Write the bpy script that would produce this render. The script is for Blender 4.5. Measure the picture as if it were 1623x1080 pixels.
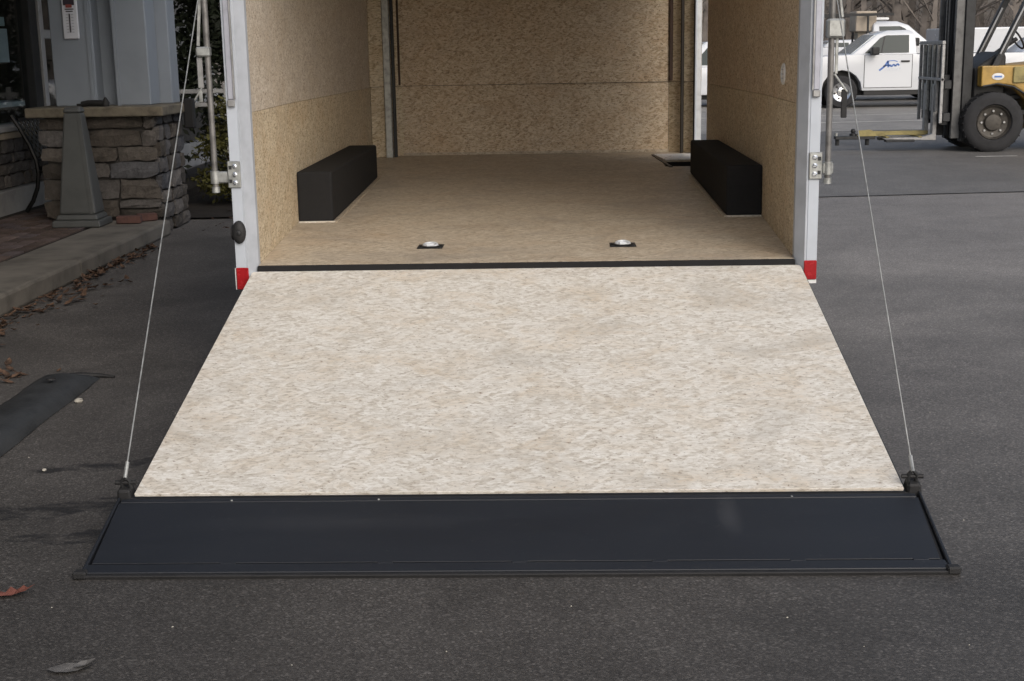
import bpy, bmesh, math, random
from mathutils import Vector, Matrix
for o in list(bpy.data.objects): bpy.data.objects.remove(o)
SC = bpy.context.scene
COL = SC.collection
PI = math.pi
rnd = random.Random(7)

# ------------------------------------------------------------------ camera
cam = bpy.data.cameras.new('camera')
cam_o = bpy.data.objects.new('camera', cam); COL.objects.link(cam_o)
pitch, yaw, roll = 0.2123, 0.0319, -0.0180
fw = Vector((-math.sin(yaw)*math.cos(pitch), math.cos(yaw)*math.cos(pitch), -math.sin(pitch)))
rt = Vector((math.cos(yaw), math.sin(yaw), 0)); up = rt.cross(fw)
r2 = rt*math.cos(roll)+up*math.sin(roll); u2 = up*math.cos(roll)-rt*math.sin(roll)
M4 = Matrix((r2, u2, -fw)).transposed().to_4x4()
M4.translation = Vector((0.1279, -5.9871, 1.4901))
cam_o.matrix_world = M4
cam.sensor_width = 36; cam.lens = 47.39; cam.clip_start = 0.05; cam.clip_end = 2000
SC.camera = cam_o
# ------------------------------------------------------------------ sky and sun (overcast, light from behind right)
SUN_EL, SUN_AZ = 35.0, 152.0            # azimuth clockwise from +Y
wd = bpy.data.worlds.new('World'); SC.world = wd; wd.use_nodes = True
nt = wd.node_tree; bg = nt.nodes['Background']
sky = nt.nodes.new('ShaderNodeTexSky'); sky.sky_type = 'NISHITA'; sky.sun_disc = False
sky.sun_elevation = math.radians(SUN_EL); sky.sun_rotation = math.radians(SUN_AZ)
sky.air_density = 1.0; sky.dust_density = 4.0; sky.ozone_density = 1.0
hs = nt.nodes.new('ShaderNodeHueSaturation'); hs.inputs['Saturation'].default_value = 0.68
nt.links.new(sky.outputs[0], hs.inputs['Color']); nt.links.new(hs.outputs[0], bg.inputs[0])
bg.inputs[1].default_value = 0.15
sl = bpy.data.lights.new('sun', 'SUN'); sl.energy = 1.0; sl.angle = math.radians(70); sl.color = (1, 0.965, 0.92)
so = bpy.data.objects.new('sun', sl); COL.objects.link(so)
e, a = math.radians(SUN_EL), math.radians(SUN_AZ)
sd = Vector((math.sin(a)*math.cos(e), math.cos(a)*math.cos(e), math.sin(e)))
so.rotation_euler = sd.to_track_quat('Z', 'Y').to_euler(); so.location = (6, -8, 12)
vs = SC.view_settings; vs.view_transform = 'Standard'; vs.look = 'None'; vs.exposure = 0.0; vs.gamma = 1.0; vs.use_curve_mapping = False
SC.render.engine = 'CYCLES'
SC.cycles.max_bounces = 8; SC.cycles.diffuse_bounces = 6; SC.cycles.glossy_bounces = 3; SC.cycles.transparent_max_bounces = 6
SC.cycles.use_adaptive_sampling = True; SC.cycles.adaptive_threshold = 0.015

# ------------------------------------------------------------------ materials
MATS = {}
def lin(r, g, b):
    f = lambda c: (c/255/12.92) if c <= 10 else ((c/255+0.055)/1.055)**2.4
    return (f(r), f(g), f(b), 1)
class NG:
    def __init__(s, name):
        s.m = bpy.data.materials.new(name); s.m.use_nodes = True; s.t = s.m.node_tree
        s.b = s.t.nodes['Principled BSDF']
    def n(s, typ, **k):
        x = s.t.nodes.new('ShaderNode'+typ)
        for a, v in k.items():
            if a.startswith('i_'): x.inputs[a[2:].replace('_', ' ')].default_value = v
            else: setattr(x, a, v)
        return x
    def l(s, a, b): s.t.links.new(a, b)
    def math(s, op, a, b=0.0, clamp=False):
        x = s.n('Math', operation=op); x.use_clamp = clamp
        for i, v in enumerate((a, b)):
            if isinstance(v, (int, float)): x.inputs[i].default_value = v
            else: s.l(v, x.inputs[i])
        return x.outputs[0]
    def ramp(s, fac, stops):
        x = s.n('ValToRGB'); s.l(fac, x.inputs[0]); el = x.color_ramp.elements
        while len(el) < len(stops): el.new(0.5)
        for e_, (p, c) in zip(el, stops):
            e_.position = p; e_.color = c if len(c) == 4 else (*c, 1)
        return x.outputs[0]
    def mix(s, fac, a, b, mode='MIX'):
        x = s.n('Mix', data_type='RGBA', blend_type=mode)
        for k, v in ((0, fac), (6, a), (7, b)):
            if hasattr(v, 'is_output'): s.l(v, x.inputs[k])
            else: x.inputs[k].default_value = v
        return x.outputs[2]
    def mapping(s, src, scale=(1, 1, 1), rot=(0, 0, 0), loc=(0, 0, 0)):
        x = s.n('Mapping'); s.l(src, x.inputs[0])
        x.inputs['Scale'].default_value = scale; x.inputs['Rotation'].default_value = rot; x.inputs['Location'].default_value = loc
        return x.outputs[0]
    def noise(s, vec, scale, detail=4, rough=.55, dist=0, dim='3D'):
        x = s.n('TexNoise', noise_dimensions=dim, i_Scale=scale, i_Detail=detail, i_Roughness=rough, i_Distortion=dist); s.l(vec, x.inputs['Vector'])
        return x.outputs[0]
    def coord(s, k='Object'):
        return s.n('TexCoord').outputs[k]
    def bump(s, h, strength=.3, dist=.01):
        x = s.n('Bump', i_Strength=strength, i_Distance=dist); s.l(h, x.inputs['Height']); s.l(x.outputs[0], s.b.inputs['Normal'])

def plain(name, col, rough=.5, metal=0, var=.12, scale=6, spec=.5, bump=0, bscale=60, coat=0):
    g = NG(name); c = g.coord('Object')
    n1 = g.noise(c, scale, 3, .6)
    col = tuple(col[:3])+(1,)
    dk = tuple(x*(1-var*1.6) for x in col[:3])+(1,); lt = tuple(min(1, x*(1+var)) for x in col[:3])+(1,)
    g.l(g.ramp(n1, [(.25, dk), (.5, col), (.78, lt)]), g.b.inputs['Base Color'])
    g.l(g.math('ADD', rough-.10, g.math('MULTIPLY', n1, .2), True), g.b.inputs['Roughness'])
    g.b.inputs['Metallic'].default_value = metal; g.b.inputs['Specular IOR Level'].default_value = spec
    g.b.inputs['Coat Weight'].default_value = coat
    if bump: g.bump(g.noise(c, bscale, 2), bump, .004)
    MATS[name] = g.m
    return g.m

def osb(name, cols, stain=.5, chip=.62, gk=1.0, rough=.7):
    """cols: dark, mid, light, palest, chip, tan, scuff"""
    g = NG(name); uv = g.n('UVMap', uv_map='UVMap').outputs[0]
    D2 = dict(dim='2D')
    wob = g.n('TexNoise', noise_dimensions='2D', i_Scale=9.0, i_Detail=1.0); g.l(uv, wob.inputs['Vector'])
    dm = g.n('VectorMath', operation='SCALE'); g.l(wob.outputs['Color'], dm.inputs[0]); dm.inputs['Scale'].default_value = .022
    ad = g.n('VectorMath', operation='ADD'); g.l(uv, ad.inputs[0]); g.l(dm.outputs[0], ad.inputs[1])
    cells = []
    for i, (rot, su, sv) in enumerate(((.08, 20, 62), (.75, 24, 66), (-.6, 25, 64))):
        v = g.n('TexVoronoi', voronoi_dimensions='2D', feature='F1', i_Scale=1.0, i_Randomness=1.0)
        mp = g.n('VectorRotate', rotation_type='Z_AXIS'); mp.inputs['Angle'].default_value = rot; g.l(ad.outputs[0], mp.inputs['Vector'])
        g.l(g.mapping(mp.outputs[0], (su, sv, 1), (0, 0, 0), (i*3.7, i*1.3, 0)), v.inputs['Vector'])
        sp = g.n('SeparateColor'); g.l(v.outputs['Color'], sp.inputs[0]); cells.append(sp)
    # the second and third layers show only on some of their flakes, so flakes overlap at odd angles
    val = cells[0].outputs[0]
    for q in (1, 2):
        on_ = g.math('GREATER_THAN', cells[q].outputs[1], .58)
        val = g.math('ADD', g.math('MULTIPLY', val, g.math('SUBTRACT', 1.0, on_)), g.math('MULTIPLY', cells[q].outputs[0], on_))
    grain = g.noise(g.mapping(ad.outputs[0], (32, 105, 1), (0, 0, .06)), 1.0, 4, .78, **D2)
    val = g.math('ADD', g.math('ADD', g.math('MULTIPLY', val, .30*gk), .5-.15*gk), g.math('MULTIPLY', g.math('SUBTRACT', grain, .5), 1.3*gk), True)
    c = g.ramp(val, [(.16, cols[0]), (.38, cols[1]), (.56, cols[2]), (.80, cols[3])])
    ch = g.noise(g.mapping(uv, (44, 80, 1), (0, 0, .3)), 1.0, 2, .8, **D2)
    chm = g.math('MULTIPLY', g.math('SUBTRACT', ch, chip), 7, True)
    big = g.noise(g.mapping(uv, (3.4, 5.5, 1), (0, 0, .2), (4, 2, 0)), 1.0, 4, .7, .4, **D2)
    tnm = g.math('MULTIPLY', g.math('MULTIPLY', g.math('SUBTRACT', big, .455), 3.6, True), g.math('MULTIPLY', g.math('SUBTRACT', grain, .36), 3.2, True))
    c = g.mix(g.math('MULTIPLY', tnm, .7), c, cols[5])
    gs = g.noise(g.mapping(uv, (1.7, 3.0, 1), (0, 0, -.1), (9, 1, 0)), 1.0, 5, .70, .6, **D2)
    c = g.mix(g.math('MULTIPLY', g.math('MULTIPLY', g.math('SUBTRACT', gs, .51), 4.0, True), stain), c, cols[6])
    c = g.mix(g.math('MULTIPLY', chm, .8), c, cols[4])
    g.l(c, g.b.inputs['Base Color'])
    g.b.inputs['Roughness'].default_value = rough; g.b.inputs['Specular IOR Level'].default_value = .4
    g.bump(grain, .2, .002)
    MATS[name] = g.m

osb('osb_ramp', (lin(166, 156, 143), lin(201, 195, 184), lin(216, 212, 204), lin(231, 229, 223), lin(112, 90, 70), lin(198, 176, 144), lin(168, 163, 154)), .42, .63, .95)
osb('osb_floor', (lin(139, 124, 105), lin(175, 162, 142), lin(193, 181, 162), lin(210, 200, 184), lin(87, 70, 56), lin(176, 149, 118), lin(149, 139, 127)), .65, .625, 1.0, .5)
osb('osb_wall', (lin(151, 132, 106), lin(191, 175, 147), lin(209, 194, 168), lin(223, 212, 189), lin(91, 69, 52), lin(195, 165, 126), lin(180, 168, 150)), .4, .595, 1.1)
osb('osb_wall_grey', (lin(158, 143, 128), lin(192, 180, 164), lin(205, 195, 181), lin(218, 210, 198), lin(101, 83, 68), lin(189, 171, 145), lin(185, 176, 166)), .6, .595, 1.1)
osb('osb_wall_brown', (lin(147, 126, 102), lin(189, 170, 144), lin(205, 188, 164), lin(220, 207, 186), lin(85, 63, 48), lin(191, 159, 124), lin(178, 164, 148)), .4, .59, 1.15)
plain('white_paint', (.47, .51, .57), .38, 0, .05, 9)
plain('white_skin', (.76, .78, .80), .35, 0, .05, 3)
plain('jamb_grey', (.42, .45, .5), .5, .0, .1, 8)
plain('channel_grey', (.40, .41, .47), .45, .3, .12, 14)
plain('aluminium', (.60, .62, .65), .35, .75, .12, 12)
plain('galvanised', (.40, .41, .40), .48, .7, .28, 26, bump=.15)
plain('dull_steel', (.33, .33, .33), .5, .6, .25, 18)
plain('rod_steel', (.20, .195, .19), .5, .5, .3, 22)
plain('trim_brown', (.055, .03, .02), .7, 0, .2, 8)
plain('trim_grey', (.030, .025, .020), .6, .1, .2, 6)
plain('mast_grey', (.13, .13, .13), .5, .4, .3, 10)
plain('dark_steel', (.032, .033, .035), .5, .35, .3, 12)
plain('black_rubber', (.014, .014, .015), .7, 0, .25, 20)
plain('black_felt', (.016, .016, .017), .85, 0, .15, 30, spec=.25)
plain('red_lens', (.33, .008, .012), .25, 0, .15, 30)
plain('white_lens', (.75, .75, .74), .3, 0, .08, 30)
plain('bright_zinc', (.80, .84, .88), .45, .5, .1, 40)
plain('zinc', (.72, .76, .82), .22, .9, .2, 40)
plain('mortar', (.06, .056, .052), .95, 0, .3, 12, bump=.4)
plain('column_paint', (.24, .272, .315), .5, 0, .07, 3, bump=.05, bscale=9)
plain('cap_stone', (.16, .14, .105), .85, 0, .35, 11, bump=.5, bscale=25)
plain('ash_plastic', (.085, .09, .09), .5, 0, .12, 5, bump=.06)
plain('kerb_concrete', (.18, .165, .142), .9, 0, .3, 3.5, bump=.5, bscale=70)
plain('base_course', (.34, .34, .34), .8, 0, .18, 5, bump=.2)
plain('tan_sill', (.42, .36, .28), .8, 0, .2, 8)
plain('mulch', (.022, .017, .013), .95, 0, .5, 9, bump=.9, bscale=14)
plain('window_frame_dark', (.02, .023, .026), .4, .2, .2, 8)
plain('window_frame_pale', (.52, .52, .52), .45, .3, .12, 10)
plain('interior_dark', (.09, .08, .07), .9, 0, .4, 2)
plain('poster_pale', (.62, .72, .74), .7, 0, .15, 1.2)
plain('poster_white', (.70, .75, .80), .7, 0, .12, 4)
plain('stucco', (.36, .36, .35), .9, 0, .08, 3)
plain('bench_iron', (.010, .010, .011), .45, .4, .2, 10)
plain('bench_mesh', (.070, .065, .055), .6, .3, .4, 20)
plain('brick_red', (.12, .062, .052), .9, 0, .3, 15, bump=.4)
plain('yellow_paint', (.40, .25, .06), .42, 0, .28, 5)
plain('yellow_worn', (.27, .225, .09), .6, 0, .35, 9)
plain('tyre', (.022, .022, .024), .85, 0, .35, 9, bump=.2)
plain('rim_dirty', (.07, .063, .054), .6, .3, .35, 14)
plain('chrome', (.72, .73, .75), .18, 1, .12, 14)
plain('truck_white', (.64, .66, .69), .28, 0, .015, .7, coat=.4)
plain('truck_black', (.012, .012, .013), .55, 0, .25, 6)
plain('logo_blue', (.10, .20, .50), .5, 0, .2, 9)
plain('logo_pale', (.62, .66, .72), .5, 0, .2, 30)
plain('tan_canvas', (.44, .375, .30), .8, 0, .15, 3)
plain('hill_ground', (.15, .128, .105), .95, 0, .4, .3)
plain('bare_wood', (.16, .14, .125), .9, 0, .4, 1.5)
plain('pine_green', (.035, .045, .028), .8, 0, .45, .8)
plain('shrub_dark', (.022, .030, .014), .7, 0, .5, 6)
plain('shrub_yellow', (.085, .082, .018), .7, 0, .5, 6)
plain('stem_brown', (.05, .035, .025), .9, 0, .3, 9)
plain('leaf_brown', (.10, .058, .036), .8, 0, .55, 22)
plain('leaf_red', (.17, .062, .045), .6, 0, .4, 30)
plain('leaf_grey', (.13, .125, .12), .6, 0, .4, 22)
plain('plastic_sheet', (.030, .032, .034), .6, 0, .3, 9, bump=.4, bscale=40)
plain('pebble_pale', (.40, .38, .33), .8, 0, .2, 20)
plain('line_paint', (.62, .60, .56), .8, 0, .3, 8)
plain('thermo_white', (.66, .68, .74), .5, 0, .06, 8)
plain('thermo_dark', (.04, .03, .045), .5, 0, .2, 8)
plain('thermo_red', (.28, .07, .06), .5, 0, .2, 8)
plain('roof_panel', (.28, .29, .30), .7, 0, .1, 2)
plain('tar_seam', (.012, .012, .012), .7, 0, .2, 8)

def flap_mat():
    g = NG('flap_black'); c = g.coord('Object')
    n1 = g.noise(g.mapping(c, (2.5, 6, 6)), 1.0, 6, .65, .3)
    sm = g.noise(g.mapping(c, (9, 1.4, 1.4), (0, 0, 0), (3, 1, 0)), 1.0, 4, .6)
    base = g.ramp(n1, [(.3, (.009, .011, .0155, 1)), (.55, (.0105, .013, .0185, 1)), (.8, (.015, .0175, .022, 1))])
    base = g.mix(g.math('MULTIPLY', g.math('SUBTRACT', sm, .66), 2.2, True), base, (.05, .054, .06, 1))
    for (x_, y_, a_, b_, w_) in ((.66, -2.02, .045, .14, .28), (-.55, -2.05, .5, .06, .12)):
        gr = g.n('TexGradient', gradient_type='SPHERICAL'); mp = g.n('Mapping', vector_type='TEXTURE'); g.l(c, mp.inputs[0])
        mp.inputs['Location'].default_value = (x_, y_, .08); mp.inputs['Scale'].default_value = (a_, b_, 1); g.l(mp.outputs[0], gr.inputs[0])
        base = g.mix(g.math('MULTIPLY', g.math('MULTIPLY', gr.outputs['Fac'], n1), w_), base, (.16, .16, .165, 1))
    dst = g.noise(c, 55, 4, .8); base = g.mix(g.math('MULTIPLY', g.math('SUBTRACT', dst, .60), 1.6, True), base, (.10, .098, .092, 1))
    g.l(base, g.b.inputs['Base Color'])
    g.l(g.math('ADD', .46, g.math('MULTIPLY', n1, .2)), g.b.inputs['Roughness'])
    g.b.inputs['Specular IOR Level'].default_value = .55
    g.bump(g.noise(c, 260, 2), .08, .001)
    MATS['flap_black'] = g.m
flap_mat()

def asphalt(name, base, wet_and_shade=False, tint=(1, 1, 1)):
    g = NG(name); c = g.coord('Object')
    v = g.n('TexVoronoi', voronoi_dimensions='2D', feature='F1', i_Scale=190.0); g.l(c, v.inputs['Vector'])
    sp = g.n('SeparateColor'); g.l(v.outputs['Color'], sp.inputs[0])
    v2 = g.n('TexVoronoi', voronoi_dimensions='2D', feature='F1', i_Scale=62.0); g.l(c, v2.inputs['Vector'])
    sp2 = g.n('SeparateColor'); g.l(v2.outputs['Color'], sp2.inputs[0])
    T = lambda k: (base*k*tint[0], base*k*tint[1], base*k*tint[2], 1)
    col = g.ramp(sp.outputs[0], [(0, T(.60)), (.4, T(.88)), (.8, T(1.12)), (.97, T(1.75))])
    inside = g.math('LESS_THAN', v2.outputs['Distance'], .26)
    peb = g.math('MULTIPLY', g.math('GREATER_THAN', sp2.outputs[1], .955), inside)
    col = g.mix(g.math('MULTIPLY', peb, .5), col, T(3.0))
    big = g.noise(c, .55, 5, .65, .4, '2D')
    mid = g.noise(c, 3.2, 4, .6, 0, '2D')
    k = g.math('ADD', .42, g.math('ADD', g.math('MULTIPLY', big, .8), g.math('MULTIPLY', mid, .4)))
    if wet_and_shade:
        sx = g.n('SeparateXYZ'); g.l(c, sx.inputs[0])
        shade_grad = g.math('ADD', g.math('MULTIPLY', sx.outputs[1], .085), g.math('ADD', g.math('MULTIPLY', sx.outputs[0], .06), g.math('MULTIPLY', big, .5)), False)  # near and left shade, far and right brightness painted into the asphalt colour
        mr_ = g.n('MapRange', interpolation_type='SMOOTHSTEP'); g.l(shade_grad, mr_.inputs['Value'])
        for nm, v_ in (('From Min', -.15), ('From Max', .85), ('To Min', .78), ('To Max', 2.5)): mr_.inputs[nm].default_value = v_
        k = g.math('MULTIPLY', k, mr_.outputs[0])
    kk = g.n('CombineColor'); [g.l(k, kk.inputs[i]) for i in range(3)]
    col = g.mix(1.0, col, kk.outputs[0], 'MULTIPLY')
    rough = .60
    if wet_and_shade:
        wob = g.n('TexNoise', i_Scale=4.0, i_Detail=4.0); g.l(c, wob.inputs['Vector'])
        sc_ = g.n('VectorMath', operation='SCALE'); g.l(wob.outputs['Color'], sc_.inputs[0]); sc_.inputs['Scale'].default_value = .30
        ad = g.n('VectorMath', operation='ADD'); g.l(c, ad.inputs[0]); g.l(sc_.outputs[0], ad.inputs[1])
        m = None
        for (x, y, a_, b_, r_) in ((-1.58, -1.19, .26, .05, .35), (-1.58, -1.72, .36, .065, .25), (-1.28, -1.68, .16, .10, .3), (-1.45, -1.97, .2, .05, .22), (-1.2, -1.9, .18, .05, .3)):
            gr = g.n('TexGradient', gradient_type='SPHERICAL')
            mp = g.n('Mapping', vector_type='TEXTURE'); g.l(ad.outputs[0], mp.inputs[0])
            mp.inputs['Location'].default_value = (x+.15, y+.15, 0); mp.inputs['Rotation'].default_value = (0, 0, r_); mp.inputs['Scale'].default_value = (a_*1.5, b_*1.35, 5)
            g.l(mp.outputs[0], gr.inputs[0])
            t = g.math('MULTIPLY', g.math('SUBTRACT', gr.outputs['Fac'], .22), 5, True)
            m = t if m is None else g.math('MAXIMUM', m, t)
        brk = g.noise(g.mapping(c, (5, 16, 1), (0, 0, .3)), 1.0, 5, .7, 0, '2D')
        m = g.math('MULTIPLY', m, g.math('MULTIPLY', g.math('SUBTRACT', brk, .36), 5, True))
        col = g.mix(g.math('MULTIPLY', m, .85), col, (base*.22, base*.22, base*.24, 1))
    g.l(col, g.b.inputs['Base Color'])
    g.b.inputs['Roughness'].default_value = rough; g.b.inputs['Specular IOR Level'].default_value = .4
    h = g.math('ADD', g.math('MULTIPLY', v.outputs['Distance'], -.5), g.math('MULTIPLY', v2.outputs['Distance'], -.35))
    g.bump(h, .40, .004)
    MATS[name] = g.m
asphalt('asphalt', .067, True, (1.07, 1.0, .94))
asphalt('asphalt_old', .12, False, (1.05, 1, .94))
asphalt('concrete_old', .21, False, (1.05, 1.0, .93))

def stone_mat(name, col):
    g = NG(name); c = g.coord('Object')
    oi = g.n('ObjectInfo').outputs['Random']
    n1 = g.noise(c, 9, 6, .7, .4); n2 = g.noise(c, 45, 4, .7)
    t = g.math('ADD', g.math('MULTIPLY', n1, .65), g.math('MULTIPLY', n2, .35))
    cc = g.ramp(t, [(.3, tuple(x*.5 for x in col)+(1,)), (.5, col+(1,)), (.72, tuple(x*1.7 for x in col)+(1,))])
    br = g.ramp(oi, [(0, (.5, .48, .46, 1)), (.3, (.85, .80, .74, 1)), (.6, (1, 1, 1.02, 1)), (.85, (.8, .88, 1.05, 1)), (1, (1.6, 1.55, 1.5, 1))])
    g.l(g.mix(1.0, cc, br, 'MULTIPLY'), g.b.inputs['Base Color'])
    g.b.inputs['Roughness'].default_value = .88
    g.bump(g.math('ADD', n1, g.math('MULTIPLY', n2, .4)), .8, .02)
    MATS[name] = g.m
stone_mat('stone', (.11, .10, .09))
stone_mat('paver', (.13, .095, .082))

def glass_mat(name, tint, refl=.12, alpha=.25):
    g = NG(name); out = g.t.nodes['Material Output']
    tr = g.n('BsdfTransparent'); tr.inputs[0].default_value = (*tint, 1)
    gl = g.n('BsdfGlossy', i_Roughness=.03)
    lw = g.n('LayerWeight', i_Blend=refl*2)
    mx = g.n('MixShader'); bf = g.n('NewGeometry').outputs['Backfacing']; g.l(g.math('MULTIPLY', g.math('ADD', lw.outputs['Fresnel'], .04, True), g.math('SUBTRACT', 1.0, bf)), mx.inputs[0]); g.l(tr.outputs[0], mx.inputs[1]); g.l(gl.outputs[0], mx.inputs[2])
    g.l(mx.outputs[0], out.inputs[0]); MATS[name] = g.m
glass_mat('window_glass', (.8, .84, .84), .12)
glass_mat('car_glass', (.22, .27, .27), .2)

# ------------------------------------------------------------------ mesh helpers
class MB:
    def __init__(s): s.v = []; s.f = []
    def add(s, vs_, fs):
        o = len(s.v); s.v += [tuple(p) for p in vs_]; s.f += [tuple(o+i for i in f) for f in fs]; return s
    def box(s, x0, x1, y0, y1, z0, z1):
        return s.add([(x0, y0, z0), (x1, y0, z0), (x1, y1, z0), (x0, y1, z0), (x0, y0, z1), (x1, y0, z1), (x1, y1, z1), (x0, y1, z1)],
                     [(0, 3, 2, 1), (4, 5, 6, 7), (0, 1, 5, 4), (1, 2, 6, 5), (2, 3, 7, 6), (3, 0, 4, 7)])
    def hexa(s, bottom, top):       # two quads with matching order
        return s.add(list(bottom)+list(top), [(0, 3, 2, 1), (4, 5, 6, 7), (0, 1, 5, 4), (1, 2, 6, 5), (2, 3, 7, 6), (3, 0, 4, 7)])
    def prism(s, poly, axis, a, b): # polygon in the two other axes, extruded a..b
        def P(p, t): return {'x': (t, p[0], p[1]), 'y': (p[0], t, p[1]), 'z': (p[0], p[1], t)}[axis]
        n = len(poly)
        return s.add([P(p, a) for p in poly]+[P(p, b) for p in poly], [tuple(range(n))[::-1], tuple(range(n, 2*n))]+[(i, (i+1) % n, n+(i+1) % n, n+i) for i in range(n)])
    def bar(s, p0, p1, w, h=None, upv=(0, 0, 1)):
        p0, p1 = Vector(p0), Vector(p1); d = (p1-p0).normalized(); u = Vector(upv)
        if abs(d.dot(u)) > .98: u = Vector((0, 1, 0))
        r = d.cross(u).normalized(); u = r.cross(d); h = h or w
        q = [r*a*w/2+u*b*h/2 for a, b in ((-1, -1), (1, -1), (1, 1), (-1, 1))]
        return s.hexa([p0+k for k in q], [p1+k for k in q])
    def tube(s, pts, r, n=8, r1=None, cap=True):
        pts = [Vector(p) for p in pts]; o = len(s.v); m = len(pts)
        pr = None
        for i, p in enumerate(pts):
            d = (pts[min(i+1, m-1)]-pts[max(i-1, 0)]).normalized()
            if pr is None:
                u = Vector((0, 0, 1)) if abs(d.z) < .9 else Vector((1, 0, 0)); pr = d.cross(u).normalized()
            pr = (pr-d*pr.dot(d)).normalized(); q = d.cross(pr)
            rr = r if r1 is None else r+(r1-r)*i/(m-1)
            for k in range(n):
                t = 2*PI*k/n; s.v.append(tuple(p+(pr*math.cos(t)+q*math.sin(t))*rr))
        for i in range(m-1):
            for k in range(n): s.f.append((o+i*n+k, o+i*n+(k+1) % n, o+(i+1)*n+(k+1) % n, o+(i+1)*n+k))
        if cap: s.f.append(tuple(o+k for k in range(n))[::-1]); s.f.append(tuple(o+(m-1)*n+k for k in range(n)))
        return s
    def lathe(s, c, axis, prof, n=24, cap=True):  # prof: (radius, offset along axis)
        c = Vector(c); ax = Vector(axis).normalized(); u = Vector((0, 0, 1)) if abs(ax.z) < .9 else Vector((1, 0, 0))
        p = ax.cross(u).normalized(); q = ax.cross(p); o = len(s.v)
        for r, t in prof:
            for k in range(n):
                a_ = 2*PI*k/n; s.v.append(tuple(c+ax*t+(p*math.cos(a_)+q*math.sin(a_))*r))
        for i in range(len(prof)-1):
            for k in range(n): s.f.append((o+i*n+k, o+(i+1)*n+k, o+(i+1)*n+(k+1) % n, o+i*n+(k+1) % n))
        if cap is True: s.f.append(tuple(o+k for k in range(n)))
        if cap: s.f.append(tuple(o+(len(prof)-1)*n+k for k in range(n))[::-1])
        return s

ORI = {}
def obj(name, mb, mat, parent=None, bevel=0, smooth=False, origin=None, seg=1):
    org = ORI.get(parent.name, Vector((0, 0, 0))) if parent else Vector(origin or (0, 0, 0))
    me = bpy.data.meshes.new(name)
    me.from_pydata([tuple(Vector(p)-org) for p in mb.v], [], mb.f)
    bm = bmesh.new(); bm.from_mesh(me)
    bmesh.ops.recalc_face_normals(bm, faces=bm.faces)
    if bevel:
        ed = [e_ for e_ in bm.edges if len(e_.link_faces) == 2 and e_.calc_face_angle(0) > .5]
        bmesh.ops.bevel(bm, geom=ed, offset=bevel, segments=seg, profile=.5, affect='EDGES', clamp_overlap=True)
    uvl = bm.loops.layers.uv.new('UVMap')
    for f in bm.faces:
        n = f.normal; ax = max(range(3), key=lambda i: abs(n[i]))
        for lp in f.loops:
            w = lp.vert.co+org
            lp[uvl].uv = {0: (w.y, w.z), 1: (w.x, w.z), 2: (w.x, w.y)}[ax]
        f.smooth = smooth
    bm.to_mesh(me); bm.free()
    if smooth:
        try: me.set_sharp_from_angle(angle=math.radians(40))
        except Exception: pass
    me.materials.append(MATS[mat])
    o = bpy.data.objects.new(name, me); COL.objects.link(o)
    if parent: o.parent = parent
    else: o.location = org
    ORI[o.name] = org
    return o
def tag(o, label, cat, group=None):
    o['label'] = label; o['category'] = cat
    if group: o['group'] = group
    return o
def thing(name, loc, label, cat, group=None):
    o = bpy.data.objects.new(name, None); COL.objects.link(o); o.location = loc; ORI[o.name] = Vector(loc)
    o.empty_display_size = .2
    return tag(o, label, cat, group)
def struct(name, mb, mat, **k):
    o = obj(name, mb, mat, **k); o['kind'] = 'structure'; return o
def copy_tree(o, parent=None):
    c = o.copy(); COL.objects.link(c); c.parent = parent
    ORI[c.name] = ORI[o.name]
    for ch in list(o.children): copy_tree(ch, c)
    return c

# ------------------------------------------------------------------ ground
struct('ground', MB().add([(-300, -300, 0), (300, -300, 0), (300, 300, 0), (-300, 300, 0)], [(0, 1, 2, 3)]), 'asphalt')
# older lot beyond the joint, slightly wavy near edge
def joint_y(x): return 7.27+.092*x+.015*math.sin(x*1.7)
lot = MB(); xs = [1.35+.35*i for i in range(60)]+[60]
lot.add([(x, joint_y(min(x, 22)), .004) for x in xs]+[(x, 17.6+.05*min(x, 22), .004) for x in xs], [(i, i+1, len(xs)+i+1, len(xs)+i) for i in range(len(xs)-1)])
struct('parking_lot', lot, 'asphalt_old')
sm_ = MB(); xs = [1.35+.25*i for i in range(80)]
sm_.add([(x, joint_y(x)-.012+.004*math.sin(x*9), .007) for x in xs]+[(x, joint_y(x)+.016+.005*math.sin(x*7), .007) for x in xs], [(i, i+1, len(xs)+i+1, len(xs)+i) for i in range(len(xs)-1)])
struct('pavement_joint', sm_, 'tar_seam')
struct('concrete_apron', MB().add([(1.35, 17.7, .006), (60, 20.6, .006), (60, 48, .006), (-30, 48, .006), (-30, 30, .006), (1.35, 30, .006)], [(0, 1, 2, 3, 4, 5)]), 'concrete_old')
for i, (x0, y0, x1, y1, w) in enumerate(((3.2, 20.2, 11.0, 21.3, .12), (5.70, 12.03, 6.25, 12.05, .07), (3.2, 22.9, 11, 23.6, .10))):
    d = Vector((x1-x0, y1-y0, 0)).normalized(); nrm = Vector((-d.y, d.x, 0))*w/2
    p, q = Vector((x0, y0, .011)), Vector((x1, y1, .011))
    struct('painted_line', MB().add([p-nrm, q-nrm, q+nrm, p+nrm], [(0, 1, 2, 3)]), 'line_paint')

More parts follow.
